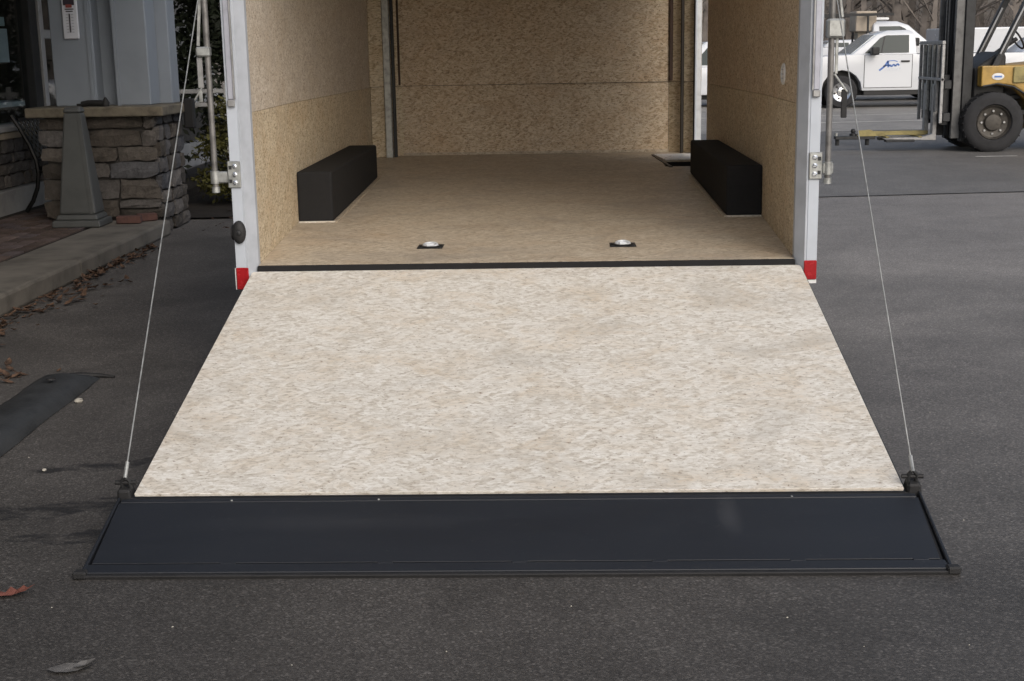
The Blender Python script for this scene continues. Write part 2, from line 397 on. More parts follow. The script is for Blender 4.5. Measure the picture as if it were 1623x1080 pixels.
# ------------------------------------------------------------------ hill with bare woods
hl = MB(); nx, ny = 40, 12
for j in range(ny):
    for i in range(nx):
        x = -90+i*6.0; t = j/(ny-1)
        y = 46+t*95
        z = -.4+14*t**1.1+2.2*math.sin(x*.07+1)*t+.5*math.sin(x*.31+j)*t
        hl.v.append((x, y, z))
for j in range(ny-1):
    for i in range(nx-1): a_ = j*nx+i; hl.f.append((a_, a_+1, a_+nx+1, a_+nx))
struct('hill', hl, 'hill_ground', smooth=True)
def hz(x, y):
    t = max(0, (y-46)/95); return -.4+14*t**1.1+2.2*math.sin(x*.07+1)*t
def tree_geo(mb, base, h, r, n=16):
    base = Vector(base); lean = Vector((rnd.uniform(-.06, .06), rnd.uniform(-.06, .06), 1))
    top = base+lean*h
    mb.tube([base, base+lean*h*.5, top], r, 3, r*.25, False)
    for k in range(n):
        t = rnd.uniform(.22, .95); p = base+lean*h*t
        az = rnd.uniform(0, 2*PI); ln = h*(.34-.22*t)*rnd.uniform(.7, 1.3)
        e_ = p+Vector((math.cos(az)*ln, math.sin(az)*ln, ln*rnd.uniform(.4, 1.0)))
        rr = r*.32*(1.1-t)
        mb.tube([p, p.lerp(e_, .5)+Vector((0, 0, -.05*ln)), e_], rr, 3, rr*.3, False)
        for q in range(3):
            s_ = p.lerp(e_, rnd.uniform(.35, .95)); e2 = s_+Vector((rnd.uniform(-1, 1), rnd.uniform(-1, 1), rnd.uniform(.1, 1)))*ln*.4
            mb.tube([s_, e2], rr*.4, 3, rr*.2, False)
wd_ = MB()
for k in range(420):
    y = 46+rnd.random()**1.5*60; x = rnd.uniform(-.12, .62)*(y+6)+rnd.uniform(-3, 3)
    tree_geo(wd_, (x, y, hz(x, y)-.2), rnd.uniform(6, 13), rnd.uniform(.10, .22), 12)
for k in range(2600):       # leafless brush at the foot of the slope
    y = 44+rnd.random()*16; x = rnd.uniform(-.12, .62)*(y+6)
    b_ = Vector((x, y, hz(x, y)-.1)); ln = rnd.uniform(.8, 2.6)
    wd_.tube([b_, b_+Vector((rnd.uniform(-.6, .6), rnd.uniform(-.5, .5), 1))*ln], .03, 3, .01, False)
w_ = obj('bare_woods', wd_, 'bare_wood'); w_['kind'] = 'stuff'; w_['label'] = 'brown leafless woods on the hillside behind the parked vehicles'; w_['category'] = 'woods'
def foliage(mb, fn, n, size):
    for k in range(n):
        p = fn(); d1 = Vector((rnd.gauss(0, 1), rnd.gauss(0, 1), rnd.gauss(0, .8))).normalized(); d2 = d1.cross(Vector((rnd.gauss(0, 1), rnd.gauss(0, 1), rnd.gauss(0, 1)))).normalized()
        s_ = size*rnd.uniform(.6, 1.3)
        mb.add([p-d1*s_, p+d2*s_*.45, p+d1*s_, p-d2*s_*.45], [(0, 1, 2, 3)])

# ------------------------------------------------------------------ building at the left (storefront with porch roof)
BX = -4.82
bd = thing('storefront_building', (BX, 6, 0), 'grey storefront with stone wainscot and dark windows at the far left', 'building')
def bev(**k): return k
obj('base_course', MB().box(BX-.15, BX+.05, -12, 14, 0, .33), 'base_course', bd, .01)
obj('wall_core', MB().box(BX-.25, BX-.045, -12, 14, .33, .80), 'mortar', bd)
sill = obj('window_sill', MB().box(BX-.2, BX+.06, -12, 14, .845, .90), 'window_frame_pale', bd, .008)
obj('sill_moulding', MB().box(BX-.2, BX+.035, -12, 14, .78, .844), 'tan_sill', bd, .006)
obj('upper_wall', MB().box(BX-.3, BX+.02, -12, 14, 2.75, 8.2), 'stucco', bd)  # out of view; raised this high to cut sky light on the left
obj('wall_pier', MB().box(BX-.3, BX+.02, -12, 2.2, .9, 2.75), 'stucco', bd)
obj('wall_pier', MB().box(BX-.3, BX+.02, 9.4, 14, .9, 2.75), 'stucco', bd)
obj('interior_back', MB().box(BX-3.6, BX-3.5, 2, 9.6, 0, 2.75), 'interior_dark', bd)
obj('interior_floor', MB().box(BX-3.5, BX-.3, 2, 9.6, .05, .12), 'interior_dark', bd)
obj('interior_ceiling', MB().box(BX-3.5, BX-.3, 2, 9.6, 2.76, 2.85), 'interior_dark', bd)
obj('interior_side', MB().box(BX-3.5, BX-.3, 9.6, 9.7, 0, 2.75), 'interior_dark', bd)
obj('interior_side', MB().box(BX-3.5, BX-.3, 1.9, 2.0, 0, 2.75), 'interior_dark', bd)
for (y0, y1, z0, z1) in ((2.2, 7.10, .9, 2.75), (7.38, 9.4, 1.765, 2.75), (7.38, 9.4, .9, 1.68)):
    p_ = obj('window_pane', MB().box(BX-.10, BX-.09, y0, y1, z0, z1), 'window_glass', bd)
obj('mullion', MB().box(BX-.14, BX-.02, 7.10, 7.285, .9, 2.75), 'window_frame_dark', bd, .004)
obj('mullion', MB().box(BX-.14, BX+.005, 7.287, 7.38, .9, 2.75), 'window_frame_pale', bd, .004)
obj('transom', MB().box(BX-.13, BX-.01, 7.38, 9.4, 1.68, 1.765), 'window_frame_pale', bd, .004)
obj('window_poster', MB().box(BX-.125, BX-.115, 4.9, 6.76, 1.46, 1.765), 'poster_white', bd)
obj('window_poster', MB().box(BX-.125, BX-.115, 4.9, 6.72, 1.79, 1.87), 'poster_pale', bd)
obj('display_shelf', MB().box(BX-1.6, BX-.7, 5.6, 8.8, 1.0, 1.05), 'poster_white', bd)
for k in range(7):
    y = 5.7+k*.42
    obj('display_box', MB().box(BX-1.4+rnd.uniform(0, .2), BX-.95, y, y+rnd.uniform(.18, .36), 1.052, 1.15+rnd.uniform(.05, .4)), ('tan_canvas', 'poster_pale', 'logo_blue', 'tan_sill')[k % 4], bd, .01)
obj('porch_roof', MB().box(BX+.02, -2.45, -12, 14, 2.95, 3.25), 'roof_panel', bd, .02)  # out of view; overhang widened to darken the left ground

def stone_mesh(w, h, d, rr):
    """irregular block, front towards -Y, base at y=0"""
    vs_, fs = [], []; nx, nz = 5, 4; m = min(w, h)
    tx, tz = rr.uniform(-.25, .25), rr.uniform(-.25, .25)
    for i in range(nx):
        for k in range(nz):
            u, v = i/(nx-1), k/(nz-1); edge = i in (0, nx-1) or k in (0, nz-1); corner = i in (0, nx-1) and k in (0, nz-1)
            x = u*w+rr.uniform(-.09, .09)*m; z = v*h+rr.uniform(-.09, .09)*m
            if corner: q = rr.uniform(.0, .12)*m; x += q*(1 if i == 0 else -1); z += q*(1 if k == 0 else -1)
            if edge: x = min(max(x, -.004), w+.004); z = min(max(z, -.004), h+.004)
            dep = d*(rr.uniform(.68, .95) if edge else rr.uniform(.85, 1.12))*(1+tx*(u-.5)+tz*(v-.5))
            vs_.append((x, -dep, z))
    o = len(vs_); ring = [(i, 0) for i in range(nx)]+[(nx-1, k) for k in range(1, nz)]+[(i, nz-1) for i in range(nx-2, -1, -1)]+[(0, k) for k in range(nz-2, 0, -1)]
    for i in range(nx-1):
        for k in range(nz-1): fs.append((i*nz+k, (i+1)*nz+k, (i+1)*nz+k+1, i*nz+k+1))
    for (i, k) in ring: x, y, z = vs_[i*nz+k]; vs_.append((x, .01, z))
    for q in range(len(ring)):
        a_, b_ = ring[q], ring[(q+1) % len(ring)]
        fs.append((a_[0]*nz+a_[1], o+q, o+(q+1) % len(ring), b_[0]*nz+b_[1]))
    return vs_, fs
def stone_face(parent, o, u, width, z0, z1, seed, rows=(.10, .17), cols=(.14, .38), depth=.05):
    """courses of separate stones on a vertical face; u = run direction, outward = u rotated -90 deg"""
    rr = random.Random(seed); u = Vector(u); ang = math.atan2(u.y, u.x); z = z0
    while z < z1-.04:
        h = min(rr.uniform(*rows), z1-z)
        if z1-z-h < .06: h = z1-z
        x = 0
        while x < width-.03:
            w = min(rr.uniform(*cols)*(1.25 if h < .12 else 1), width-x)
            if width-x-w < .09: w = width-x
            split = h > .15 and rr.random() < .3
            for (zz, hh) in (((z, h*.5), (z+h*.5, h*.5)) if split else ((z, h),)):
                vs_, fs = stone_mesh(w-.012, hh-.012, depth*rr.uniform(.75, 1.3), rr)
                me = bpy.data.meshes.new('stone'); me.from_pydata(vs_, [], fs)
                bm = bmesh.new(); bm.from_mesh(me); bmesh.ops.recalc_face_normals(bm, faces=bm.faces)
                bm.to_mesh(me); bm.free()
                me.materials.append(MATS['stone'])
                s_ = bpy.data.objects.new('stone', me); COL.objects.link(s_); s_.parent = parent
                s_.location = Vector(o)+u*(x+.008)+Vector((0, 0, zz+.008))-ORI[parent.name]; s_.rotation_euler = (0, 0, ang)
            x += w
        z += h
stone_face(bd, (BX-.045, 4.3, 0), (0, 1, 0), 4.2, .335, .785, 11, (.09, .16), (.13, .34), .05)

# walkway: bed, pavers one by one, concrete edge blocks
wk = struct('walkway', MB().box(BX+.05, -3.68, -12, 10, 0, .118), 'mulch')
pv = {}
cnt = 0
for j in range(14):
    y0 = 8.2
    for i in range(60):
        x = -3.685-.12*(j+1)+.002; y = 1.9+.24*i+(.12 if j % 2 else 0)
        if x < BX+.06 or y > 7.6 or cnt >= 300: continue
        # only where the photograph can see it
        if (x+.1-.128)/(y+5.987) < -.47: continue
        if y > 5.2 and x > -4.28: continue
        if 'm' not in pv:
            m = MB().box(0, .111, 0, .231, .1, .132); o_ = obj('paver', m, 'paver', None, .004); pv['m'] = o_.data; o_.parent = wk
        else:
            o_ = bpy.data.objects.new('paver', pv['m']); COL.objects.link(o_); o_.parent = wk
        o_.location = (x, y, rnd.uniform(-.003, .003)); o_.rotation_euler = (rnd.uniform(-.01, .01), rnd.uniform(-.012, .012), rnd.uniform(-.012, .012)); cnt += 1
kb = struct('kerb', MB().box(-3.66, -3.12, -12, -1.5, 0, .134), 'kerb_concrete', bevel=.02, seg=2)
for k in range(3):
    y0 = -1.494+k*2.3
    struct('kerb_block', MB().box(-3.66, -3.12+rnd.uniform(-.006, .006), y0, y0+2.294 if k < 2 else 5.36, 0, .133+rnd.uniform(-.003, .003)), 'kerb_concrete', bevel=.022, seg=2)

# stone pier with the grey columns
PX0, PX1, PY0, PY1 = -4.22, -3.19, 5.42, 6.25
pr = thing('porch_column', (-3.7, 5.8, 0), 'grey square porch columns on a low stone pier beside the trailer', 'column')
obj('pier_core', MB().box(PX0+.05, PX1-.05, PY0+.05, PY1-.05, 0, 1.0), 'mortar', pr)
stone_face(pr, (PX0, PY0+.05, 0), (1, 0, 0), PX1-PX0-.02, .135, 1.0, 5, (.12, .19), (.2, .46), .05)
stone_face(pr, (PX1-.05, PY0+.02, 0), (0, 1, 0), PY1-PY0-.03, 0, 1.0, 8, (.10, .19), (.14, .30), .05)
obj('cap_slab', MB().box(PX0-.07, PX1+.07, PY0-.08, PY1+.03, 1.0, 1.082), 'cap_stone', pr, .012, seg=2)
obj('column', MB().box(-4.13, -3.765, 5.66, 6.02, 1.082, 2.95), 'column_paint', pr, .008)
obj('column', MB().box(-3.60, -3.305, 5.66, 5.95, 1.082, 2.95), 'column_paint', pr, .008)
obj('column', MB().box(-3.40, -3.20, 5.962, 6.2, 1.082, 2.95), 'column_paint', pr, .008)
obj('recess_panel', MB().box(-3.763, -3.602, 5.83, 6.0, 1.082, 2.95), 'column_paint', pr)
for x in (-3.80, -3.575): obj('trim_strip', MB().box(x-.015, x+.015, 5.648, 5.659, 1.082, 2.95), 'column_paint', pr)
obj('utility_box', MB().box(-3.13, -3.04, 6.02, 6.10, .86, 1.12), 'black_rubber', pr, .01)
th = thing('thermometer', (-3.93, 5.65, 1.65), 'white plate thermometer with dark heading hung on the left porch column', 'thermometer')
obj('plate', MB().box(-4.005, -3.872, 5.632, 5.657, 1.645, 2.06), 'thermo_white', th, .008)
obj('heading', MB().box(-3.985, -3.892, 5.627, 5.633, 1.925, 2.05), 'thermo_dark', th)
obj('emblem', MB().box(-3.965, -3.912, 5.624, 5.630, 1.905, 1.932), 'thermo_red', th)
for k, (a_, b_) in enumerate(((-3.975, -3.90), (-3.968, -3.908))): obj('heading_text', MB().box(a_, b_, 5.629, 5.6325, 1.888-k*.018, 1.897-k*.018), 'thermo_dark', th)
obj('tube', MB().tube([(-3.938, 5.628, 1.70), (-3.938, 5.628, 1.855)], .006, 6), 'thermo_dark', th)
for k in range(7):
    for sx in (-1, 1): obj('tick', MB().box(-3.938+sx*.022-.010, -3.938+sx*.022+.010, 5.629, 5.6325, 1.70+k*.024, 1.706+k*.024), 'jamb_grey', th)
ho = thing('garden_tool', (-3.72, 5.5, 1.083), 'small black object lying on the stone pier cap between columns', 'tool')
obj('body', MB().tube([(-3.86, 5.52, 1.102), (-3.80, 5.52, 1.112), (-3.70, 5.51, 1.11), (-3.66, 5.51, 1.105)], .024, 8, .028), 'black_rubber', ho, smooth=True)
obj('head', MB().lathe((-3.65, 5.51, 1.083), (0, 0, 1), [(.03, 0), (.034, .03), (.02, .055), (.008, .075)], 12), 'black_rubber', ho, smooth=True)
obj('handle', MB().bar((-3.90, 5.52, 1.098), (-3.83, 5.52, 1.10), .03, .02), 'black_rubber', ho, .004)
# ash receptacle
ar = thing('ash_receptacle', (-3.76, 5.02, .134), 'tall tapered grey plastic ash receptacle in front of the stone pier', 'receptacle')
def frus(mb, cx, cy, z0, z1, a0, b0, a1, b1):
    return mb.hexa([(cx-a0, cy-b0, z0), (cx+a0, cy-b0, z0), (cx+a0, cy+b0, z0), (cx-a0, cy+b0, z0)], [(cx-a1, cy-b1, z1), (cx+a1, cy-b1, z1), (cx+a1, cy+b1, z1), (cx-a1, cy+b1, z1)])
obj('base', frus(MB(), -3.76, 5.02, .134, .19, .20, .17, .195, .165), 'ash_plastic', ar, .012, seg=2)
obj('base_step', frus(MB(), -3.76, 5.02, .191, .235, .175, .145, .16, .13), 'ash_plastic', ar, .01)
obj('body', frus(MB(), -3.755, 5.02, .236, 1.055, .152, .122, .07, .06), 'ash_plastic', ar, .018, seg=2)
obj('cap', frus(MB(), -3.755, 5.02, 1.056, 1.10, .075, .065, .06, .05), 'ash_plastic', ar, .01)
obj('corner_bead', MB().bar((-3.635, 4.90, .24), (-3.70, 4.962, 1.05), .035, .012), 'ash_plastic', ar, .003)
# bench beside the window
bn = thing('garden_bench', (-4.5, 6.2, .134), 'black iron garden bench with pierced metal back under the window', 'bench')
def bench_side(y): return [(-4.66, y, 1.00), (-4.60, y, .90), (-4.52, y, .74), (-4.47, y, .60), (-4.46, y, .48), (-4.48, y, .36), (-4.53, y, .24), (-4.60, y, .145)]
for y in (5.98, 7.3):
    obj('back_leg', MB().tube(bench_side(y), .02, 8), 'bench_iron', bn, smooth=True)
    obj('front_leg', MB().tube([(-4.46, y, .50), (-4.2, y, .52), (-4.08, y, .50), (-4.06, y, .36), (-4.10, y, .145)], .017, 8), 'bench_iron', bn, smooth=True)
bk = MB(); rr_ = random.Random(3)
N1, N2 = 26, 9
for i in range(N1):
    for k in range(N2):
        y0, z0 = 6.02+i*.05, .63+k*.036
        if (i+k) % 2 == 0: continue
        t0 = (z0-.60)/.4; xx = lambda z: -4.475-.155*((z-.60)/.40)
        bk.hexa([(xx(z0)-.006, y0-.025, z0), (xx(z0)+.006, y0-.025, z0), (xx(z0)+.006, y0+.03, z0), (xx(z0)-.006, y0+.03, z0)], [(xx(z0+.04)-.006, y0-.03, z0+.04), (xx(z0+.04)+.006, y0-.03, z0+.04), (xx(z0+.04)+.006, y0+.025, z0+.04), (xx(z0+.04)-.006, y0+.025, z0+.04)])
obj('pierced_back', bk, 'bench_mesh', bn)
for z in (.60, .96): obj('back_rail', MB().bar((-4.475-.155*((z-.6)/.4), 5.98, z), (-4.475-.155*((z-.6)/.4), 7.3, z), .03, .03), 'bench_iron', bn, .005)
obj('seat', MB().box(-4.46, -4.06, 5.99, 7.29, .505, .53), 'bench_iron', bn, .008)
for (x, y, rz, sx) in ((-3.40, 5.12, .1, 1), (-3.30, 5.28, .5, .8)):
    b_ = obj('loose_brick', MB().box(-.1*sx, .1*sx, -.045, .045, 0, .06), 'brick_red', None, .006)
    b_.location = (x, y, .135); b_.rotation_euler = (0, 0, rz)
    tag(b_, 'whole red brick lying on the kerb at the pier foot' if sx == 1 else 'shorter red brick half hidden behind the whole brick', 'brick', 'bricks at the pier foot')
# planting bed with shrubs between pier and trailer
struct('planting_bed', MB().add([(-3.1, 6.4, .02), (-1.5, 6.6, .02), (-1.5, 14, .06), (-4.6, 14, .06), (-4.6, 6.4, .02)], [(0, 1, 2, 3, 4)]), 'mulch')
def shrub(name, c, rx, ry, h, n, size, mat, label, cone=False):
    t = thing(name, c, label, 'shrub')
    c = Vector(c)
    for k in range(6):
        a_ = k*1.05; obj('stem', MB().tube([c+Vector((math.cos(a_)*.05, math.sin(a_)*.05, 0)), c+Vector((math.cos(a_)*rx*.5, math.sin(a_)*ry*.5, h*.75))], .02, 5, .006), 'stem_brown', t)
    ck = [(rnd.uniform(0, 2*PI), rnd.random()**.5, rnd.random()) for _ in range(34)]
    def fn():
        a_, r_, z_ = rnd.choice(ck); w = (1-z_*.85) if cone else (1-.6*abs(z_-.45)*1.6)
        return c+Vector((math.cos(a_)*r_*rx*w+rnd.gauss(0, rx*.14), math.sin(a_)*r_*ry*w+rnd.gauss(0, ry*.14), max(.03, h*(.08+z_*.9)+rnd.gauss(0, h*.05))))
    mb = MB(); foliage(mb, fn, n, size); obj('foliage', mb, mat, t)
shrub('evergreen_shrub', (-3.35, 9.3, .04), 1.0, .8, 3.4, 9000, .05, 'shrub_dark', 'dark evergreen shrub rising behind the stone pier', True)
shrub('evergreen_shrub', (-2.2, 10.6, .04), 1.0, .8, 3.0, 7000, .05, 'shrub_dark', 'dark evergreen shrub close against the trailer side', True)
shrub('low_shrub', (-2.95, 7.6, .03), .55, .45, .98, 5000, .03, 'shrub_yellow', 'low yellow-green shrub between the stone pier and trailer')
rl = thing('porch_railing', (-3.1, 8.2, 0), 'pale horizontal railing behind the low yellow-green shrub', 'railing')
for z in (.98, 1.12): obj('rail', MB().bar((-4.3, 8.4, z), (-2.2, 8.4, z), .05, .045), 'window_frame_pale', rl, .006)
for x in (-4.2, -3.3, -2.3): obj('post', MB().bar((x, 8.4, 0), (x, 8.4, 1.2), .06), 'window_frame_pale', rl, .006)

# ------------------------------------------------------------------ cargo trailer
HF, SL = .5357, .0296
def zf(y): return HF+.022+SL*y
def xw(y): return 1.205+.05*min(1, max(0, (y-.05)/1.31))
YF, ZT = 4.62, 2.66
tr = thing('cargo_trailer', (0, 0, 0), 'white enclosed cargo trailer with its wooden rear ramp lowered onto the asphalt', 'trailer')
fl = MB()
ysg = [.012, .06, 1.36, 3.2, 3.45]
for a_, b_ in zip(ysg[:-1], ysg[1:]):
    fl.hexa([(-xw(a_)-.002, a_, zf(a_)-.03), (xw(a_)+.002, a_, zf(a_)-.03), (xw(b_)+.002, b_, zf(b_)-.03), (-xw(b_)-.002, b_, zf(b_)-.03)],
            [(-xw(a_)-.002, a_, zf(a_)), (xw(a_)+.002, a_, zf(a_)), (xw(b_)+.002, b_, zf(b_)), (-xw(b_)-.002, b_, zf(b_))])
a_, b_ = 3.45, YF
fl.hexa([(-1.257, a_, zf(a_)-.03), (.93, a_, zf(a_)-.03), (.93, b_, zf(b_)-.03), (-1.257, b_, zf(b_)-.03)], [(-1.257, a_, zf(a_)), (.93, a_, zf(a_)), (.93, b_, zf(b_)), (-1.257, b_, zf(b_))])
for a_, b_ in ((3.45, 3.62), (3.98, YF)):
    fl.hexa([(.93, a_, zf(a_)-.03), (1.257, a_, zf(a_)-.03), (1.257, b_, zf(b_)-.03), (.93, b_, zf(b_)-.03)], [(.93, a_, zf(a_)), (1.257, a_, zf(a_)), (1.257, b_, zf(b_)), (.93, b_, zf(b_))])
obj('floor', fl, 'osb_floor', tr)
# step well at the side door
sw = MB().box(.932, 1.256, 3.622, 3.64, .44, zf(3.62)-.006); sw.box(.932, 1.256, 3.96, 3.978, .44, zf(3.9)-.006); sw.box(.932, .95, 3.64, 3.96, .44, zf(3.6)-.006); sw.box(.932, 1.256, 3.622, 3.978, .40, .44)
stw = obj('step_well', sw, 'black_felt', tr)
obj('step_edge', MB().hexa([(.955, 3.985, zf(3.985)+.002), (1.255, 3.985, zf(3.985)+.002), (1.255, 4.38, zf(4.38)+.002), (.90, 4.38, zf(4.38)+.002)], [(.955, 3.985, zf(3.985)+.010), (1.255, 3.985, zf(3.985)+.010), (1.255, 4.38, zf(4.38)+.010), (.90, 4.38, zf(4.38)+.010)]), 'white_lens', stw, .002)
obj('step_edge', MB().hexa([(.955, 3.56, zf(3.56)+.001), (.975, 3.56, zf(3.56)+.001), (.905, 4.37, zf(4.37)+.001), (.885, 4.37, zf(4.37)+.001)], [(.955, 3.56, zf(3.56)+.007), (.975, 3.56, zf(3.56)+.007), (.905, 4.37, zf(4.37)+.007), (.885, 4.37, zf(4.37)+.007)]), 'dark_steel', stw)
# wall sheets: lower and upper board on each side, tapering in towards the rear post
def wall_sheet(side, y0, y1, lo, hi, mat='osb_wall'):
    m = MB(); ys = [y for y in (y0, .06, 1.36, y1) if y0 <= y <= y1]
    ys = sorted(set(ys))
    for p, q in zip(ys[:-1], ys[1:]):
        L = lambda y, z: (side*xw(y), y, z); O = lambda y, z: (side*(xw(y)+.012), y, z)
        m.hexa([L(p, lo(p)), L(q, lo(q)), O(q, lo(q)), O(p, lo(p))], [L(p, hi(p)), L(q, hi(q)), O(q, hi(q)), O(p, hi(p))])
    return obj('wall_panel', m, mat, tr)
SEAM = lambda y: 1.238-.003*y
for s_ in (-1, 1):
    ye = YF-.19 if s_ < 0 else 3.97
    wall_sheet(s_, .02, ye, lambda y: zf(y)+.001, SEAM)
    wall_sheet(s_, .02, ye, lambda y: SEAM(y)+.002, lambda y: ZT-.05, 'osb_wall_grey' if s_ < 0 else 'osb_wall_brown')
# seam shadow gaps sit in front of the backing
for s_ in (-1, 1):
    obj('side_skin', MB().box(min(s_*1.272, s_*1.292), max(s_*1.272, s_*1.292), .06, 3.97 if s_ > 0 else 4.75, .47, ZT), 'white_skin', tr)
obj('side_skin', MB().box(1.272, 1.292, 4.68, 4.75, .47, ZT), 'white_skin', tr)
obj('side_skin', MB().box(1.272, 1.292, 3.97, 4.42, 2.45, ZT), 'white_skin', tr)
obj('side_skin', MB().box(1.272, 1.292, 3.97, 4.42, .36, .62), 'white_skin', tr)
# side door frame and far jamb
obj('door_jamb', MB().box(1.212, 1.262, 4.42, 4.45, zf(4.4), 2.45), 'aluminium', tr, .004)
obj('door_jamb_lip', MB().box(1.212, 1.226, 4.405, 4.419, zf(4.4), 2.45), 'white_paint', tr, .003)
obj('door_jamb', MB().box(1.256, 1.30, 3.955, 3.968, zf(4), 2.45), 'aluminium', tr, .003)
obj('door_header', MB().box(1.22, 1.30, 3.97, 4.42, 2.40, 2.449), 'aluminium', tr)
# front wall with corner posts
FZ = 1.228
obj('wall_panel', MB().box(-1.033, 1.033, YF, YF+.012, zf(YF)+.001, FZ), 'osb_wall_brown', tr)
obj('wall_panel', MB().box(-1.033, 1.033, YF-.012, YF, FZ+.004, ZT-.05), 'osb_wall_brown', tr)
for s_ in (-1, 1):
    def corner(xa, ya, xb, yb, z0, z1, mat, nm, t=.012):
        d = Vector((xb-xa, yb-ya, 0)).normalized(); n_ = Vector((-d.y, d.x, 0))*t
        A, B = Vector((xa, ya, 0)), Vector((xb, yb, 0))
        q = [A, B, B+n_, A+n_]
        return obj(nm, MB().hexa([p+Vector((0, 0, z0)) for p in q], [p+Vector((0, 0, z1)) for p in q]), mat, tr)
    corner(s_*1.036, YF+.01, s_*1.17, YF-.10, zf(YF), FZ, 'osb_wall', 'corner_panel')
    corner(s_*1.036, YF-.005, s_*1.17, YF-.115, FZ+.004, ZT-.05, 'osb_wall', 'corner_panel')
    corner(s_*1.17, YF-.10, s_*1.258, YF-.17, zf(YF), FZ, 'osb_wall', 'corner_panel')
    corner(s_*1.17, YF-.115, s_*1.258, YF-.185, FZ+.004, ZT-.05, 'osb_wall', 'corner_panel')
obj('corner_post', MB().box(-1.155, -1.10, YF-.13, YF-.09, zf(YF-.1)-.005, ZT-.05), 'galvanised', tr, .006)
obj('corner_post', MB().box(-1.095, -1.07, YF-.10, YF-.075, zf(YF-.1)-.005, ZT-.05), 'dark_steel', tr, .004)
obj('base_trim', MB().box(-1.033, 1.033, YF-.022, YF-.002, zf(YF)+.001, zf(YF)+.02), 'osb_floor', tr)
for s_ in (-1, 1):
    obj('corner_trim', MB().box(min(s_*1.036, s_*1.062), max(s_*1.036, s_*1.062), YF-.034, YF-.016, FZ+.01, ZT-.05), 'trim_brown', tr, .003)
obj('corner_post', MB().box(1.115, 1.14, YF-.115, YF-.085, zf(YF-.1)-.005, ZT-.05), 'trim_grey', tr, .006)
obj('corner_post', MB().box(1.205, 1.211, 4.425, 4.445, zf(4.4), 2.45), 'black_felt', tr)
obj('seam_light_stop', MB().box(-1.03, 1.03, YF+.014, YF+.04, zf(YF), ZT-.05), 'dark_steel', tr)  # added behind the front wall to stop daylight showing through its seams
for s_ in (-1, 1): obj('corner_light_stop', MB().prism([(s_*1.04, 4.655), (s_*1.178, 4.545), (s_*1.262, 4.475), (s_*1.262, 4.745), (s_*1.04, 4.745)], 'z', zf(YF)-.02, ZT-.05), 'dark_steel', tr)  # added filler in the corner cavity, blocks light leaking in
obj('front_skin', MB().box(-1.292, 1.292, 4.752, 4.772, .42, ZT), 'white_skin', tr, .006)
obj('roof', MB().box(-1.30, 1.30, -.055, 4.78, ZT+.002, ZT+.05), 'white_skin', tr, .01)
obj('ceiling', MB().box(-1.25, 1.25, .1, YF, ZT-.048, ZT-.03), 'white_skin', tr)
obj('rear_header', MB().box(-1.205, 1.205, -.045, .10, ZT-.24, ZT-.052), 'white_paint', tr, .006)
ff = MB()
ff.box(-1.0, -.92, .07, 4.6, .33, .49); ff.box(.92, 1.0, .07, 4.6, .33, .49)
for k in range(8): ff.box(-.92, .92, .4+k*.55, .46+k*.55, .36, .49)
obj('chassis', ff, 'dark_steel', tr)
obj('rear_beam', MB().box(-1.22, 1.22, .0, .06, .36, HF-.032), 'dark_steel', tr, .004)
obj('hinge_strip', MB().box(-1.205, 1.205, -.012, .011, HF-.03, HF+.021), 'black_felt', tr, .002)
# wheels under the boxes
for s_ in (-1, 1):
    for y in (1.86, 2.70):
        c_ = (s_*1.18, y, .325)
        t_ = obj('wheel', MB().lathe(c_, (s_, 0, 0), [(.18, -.08), (.28, -.08), (.325, -.06), (.325, .05), (.28, .085), (.19, .085), (.18, .06)], 28, False), 'tyre', tr, smooth=True)
        obj('rim', MB().lathe(c_, (s_, 0, 0), [(.19, .062), (.19, .075), (.12, .055), (.06, .085), (.02, .09)], 20, 'end'), 'galvanised', t_, smooth=True)
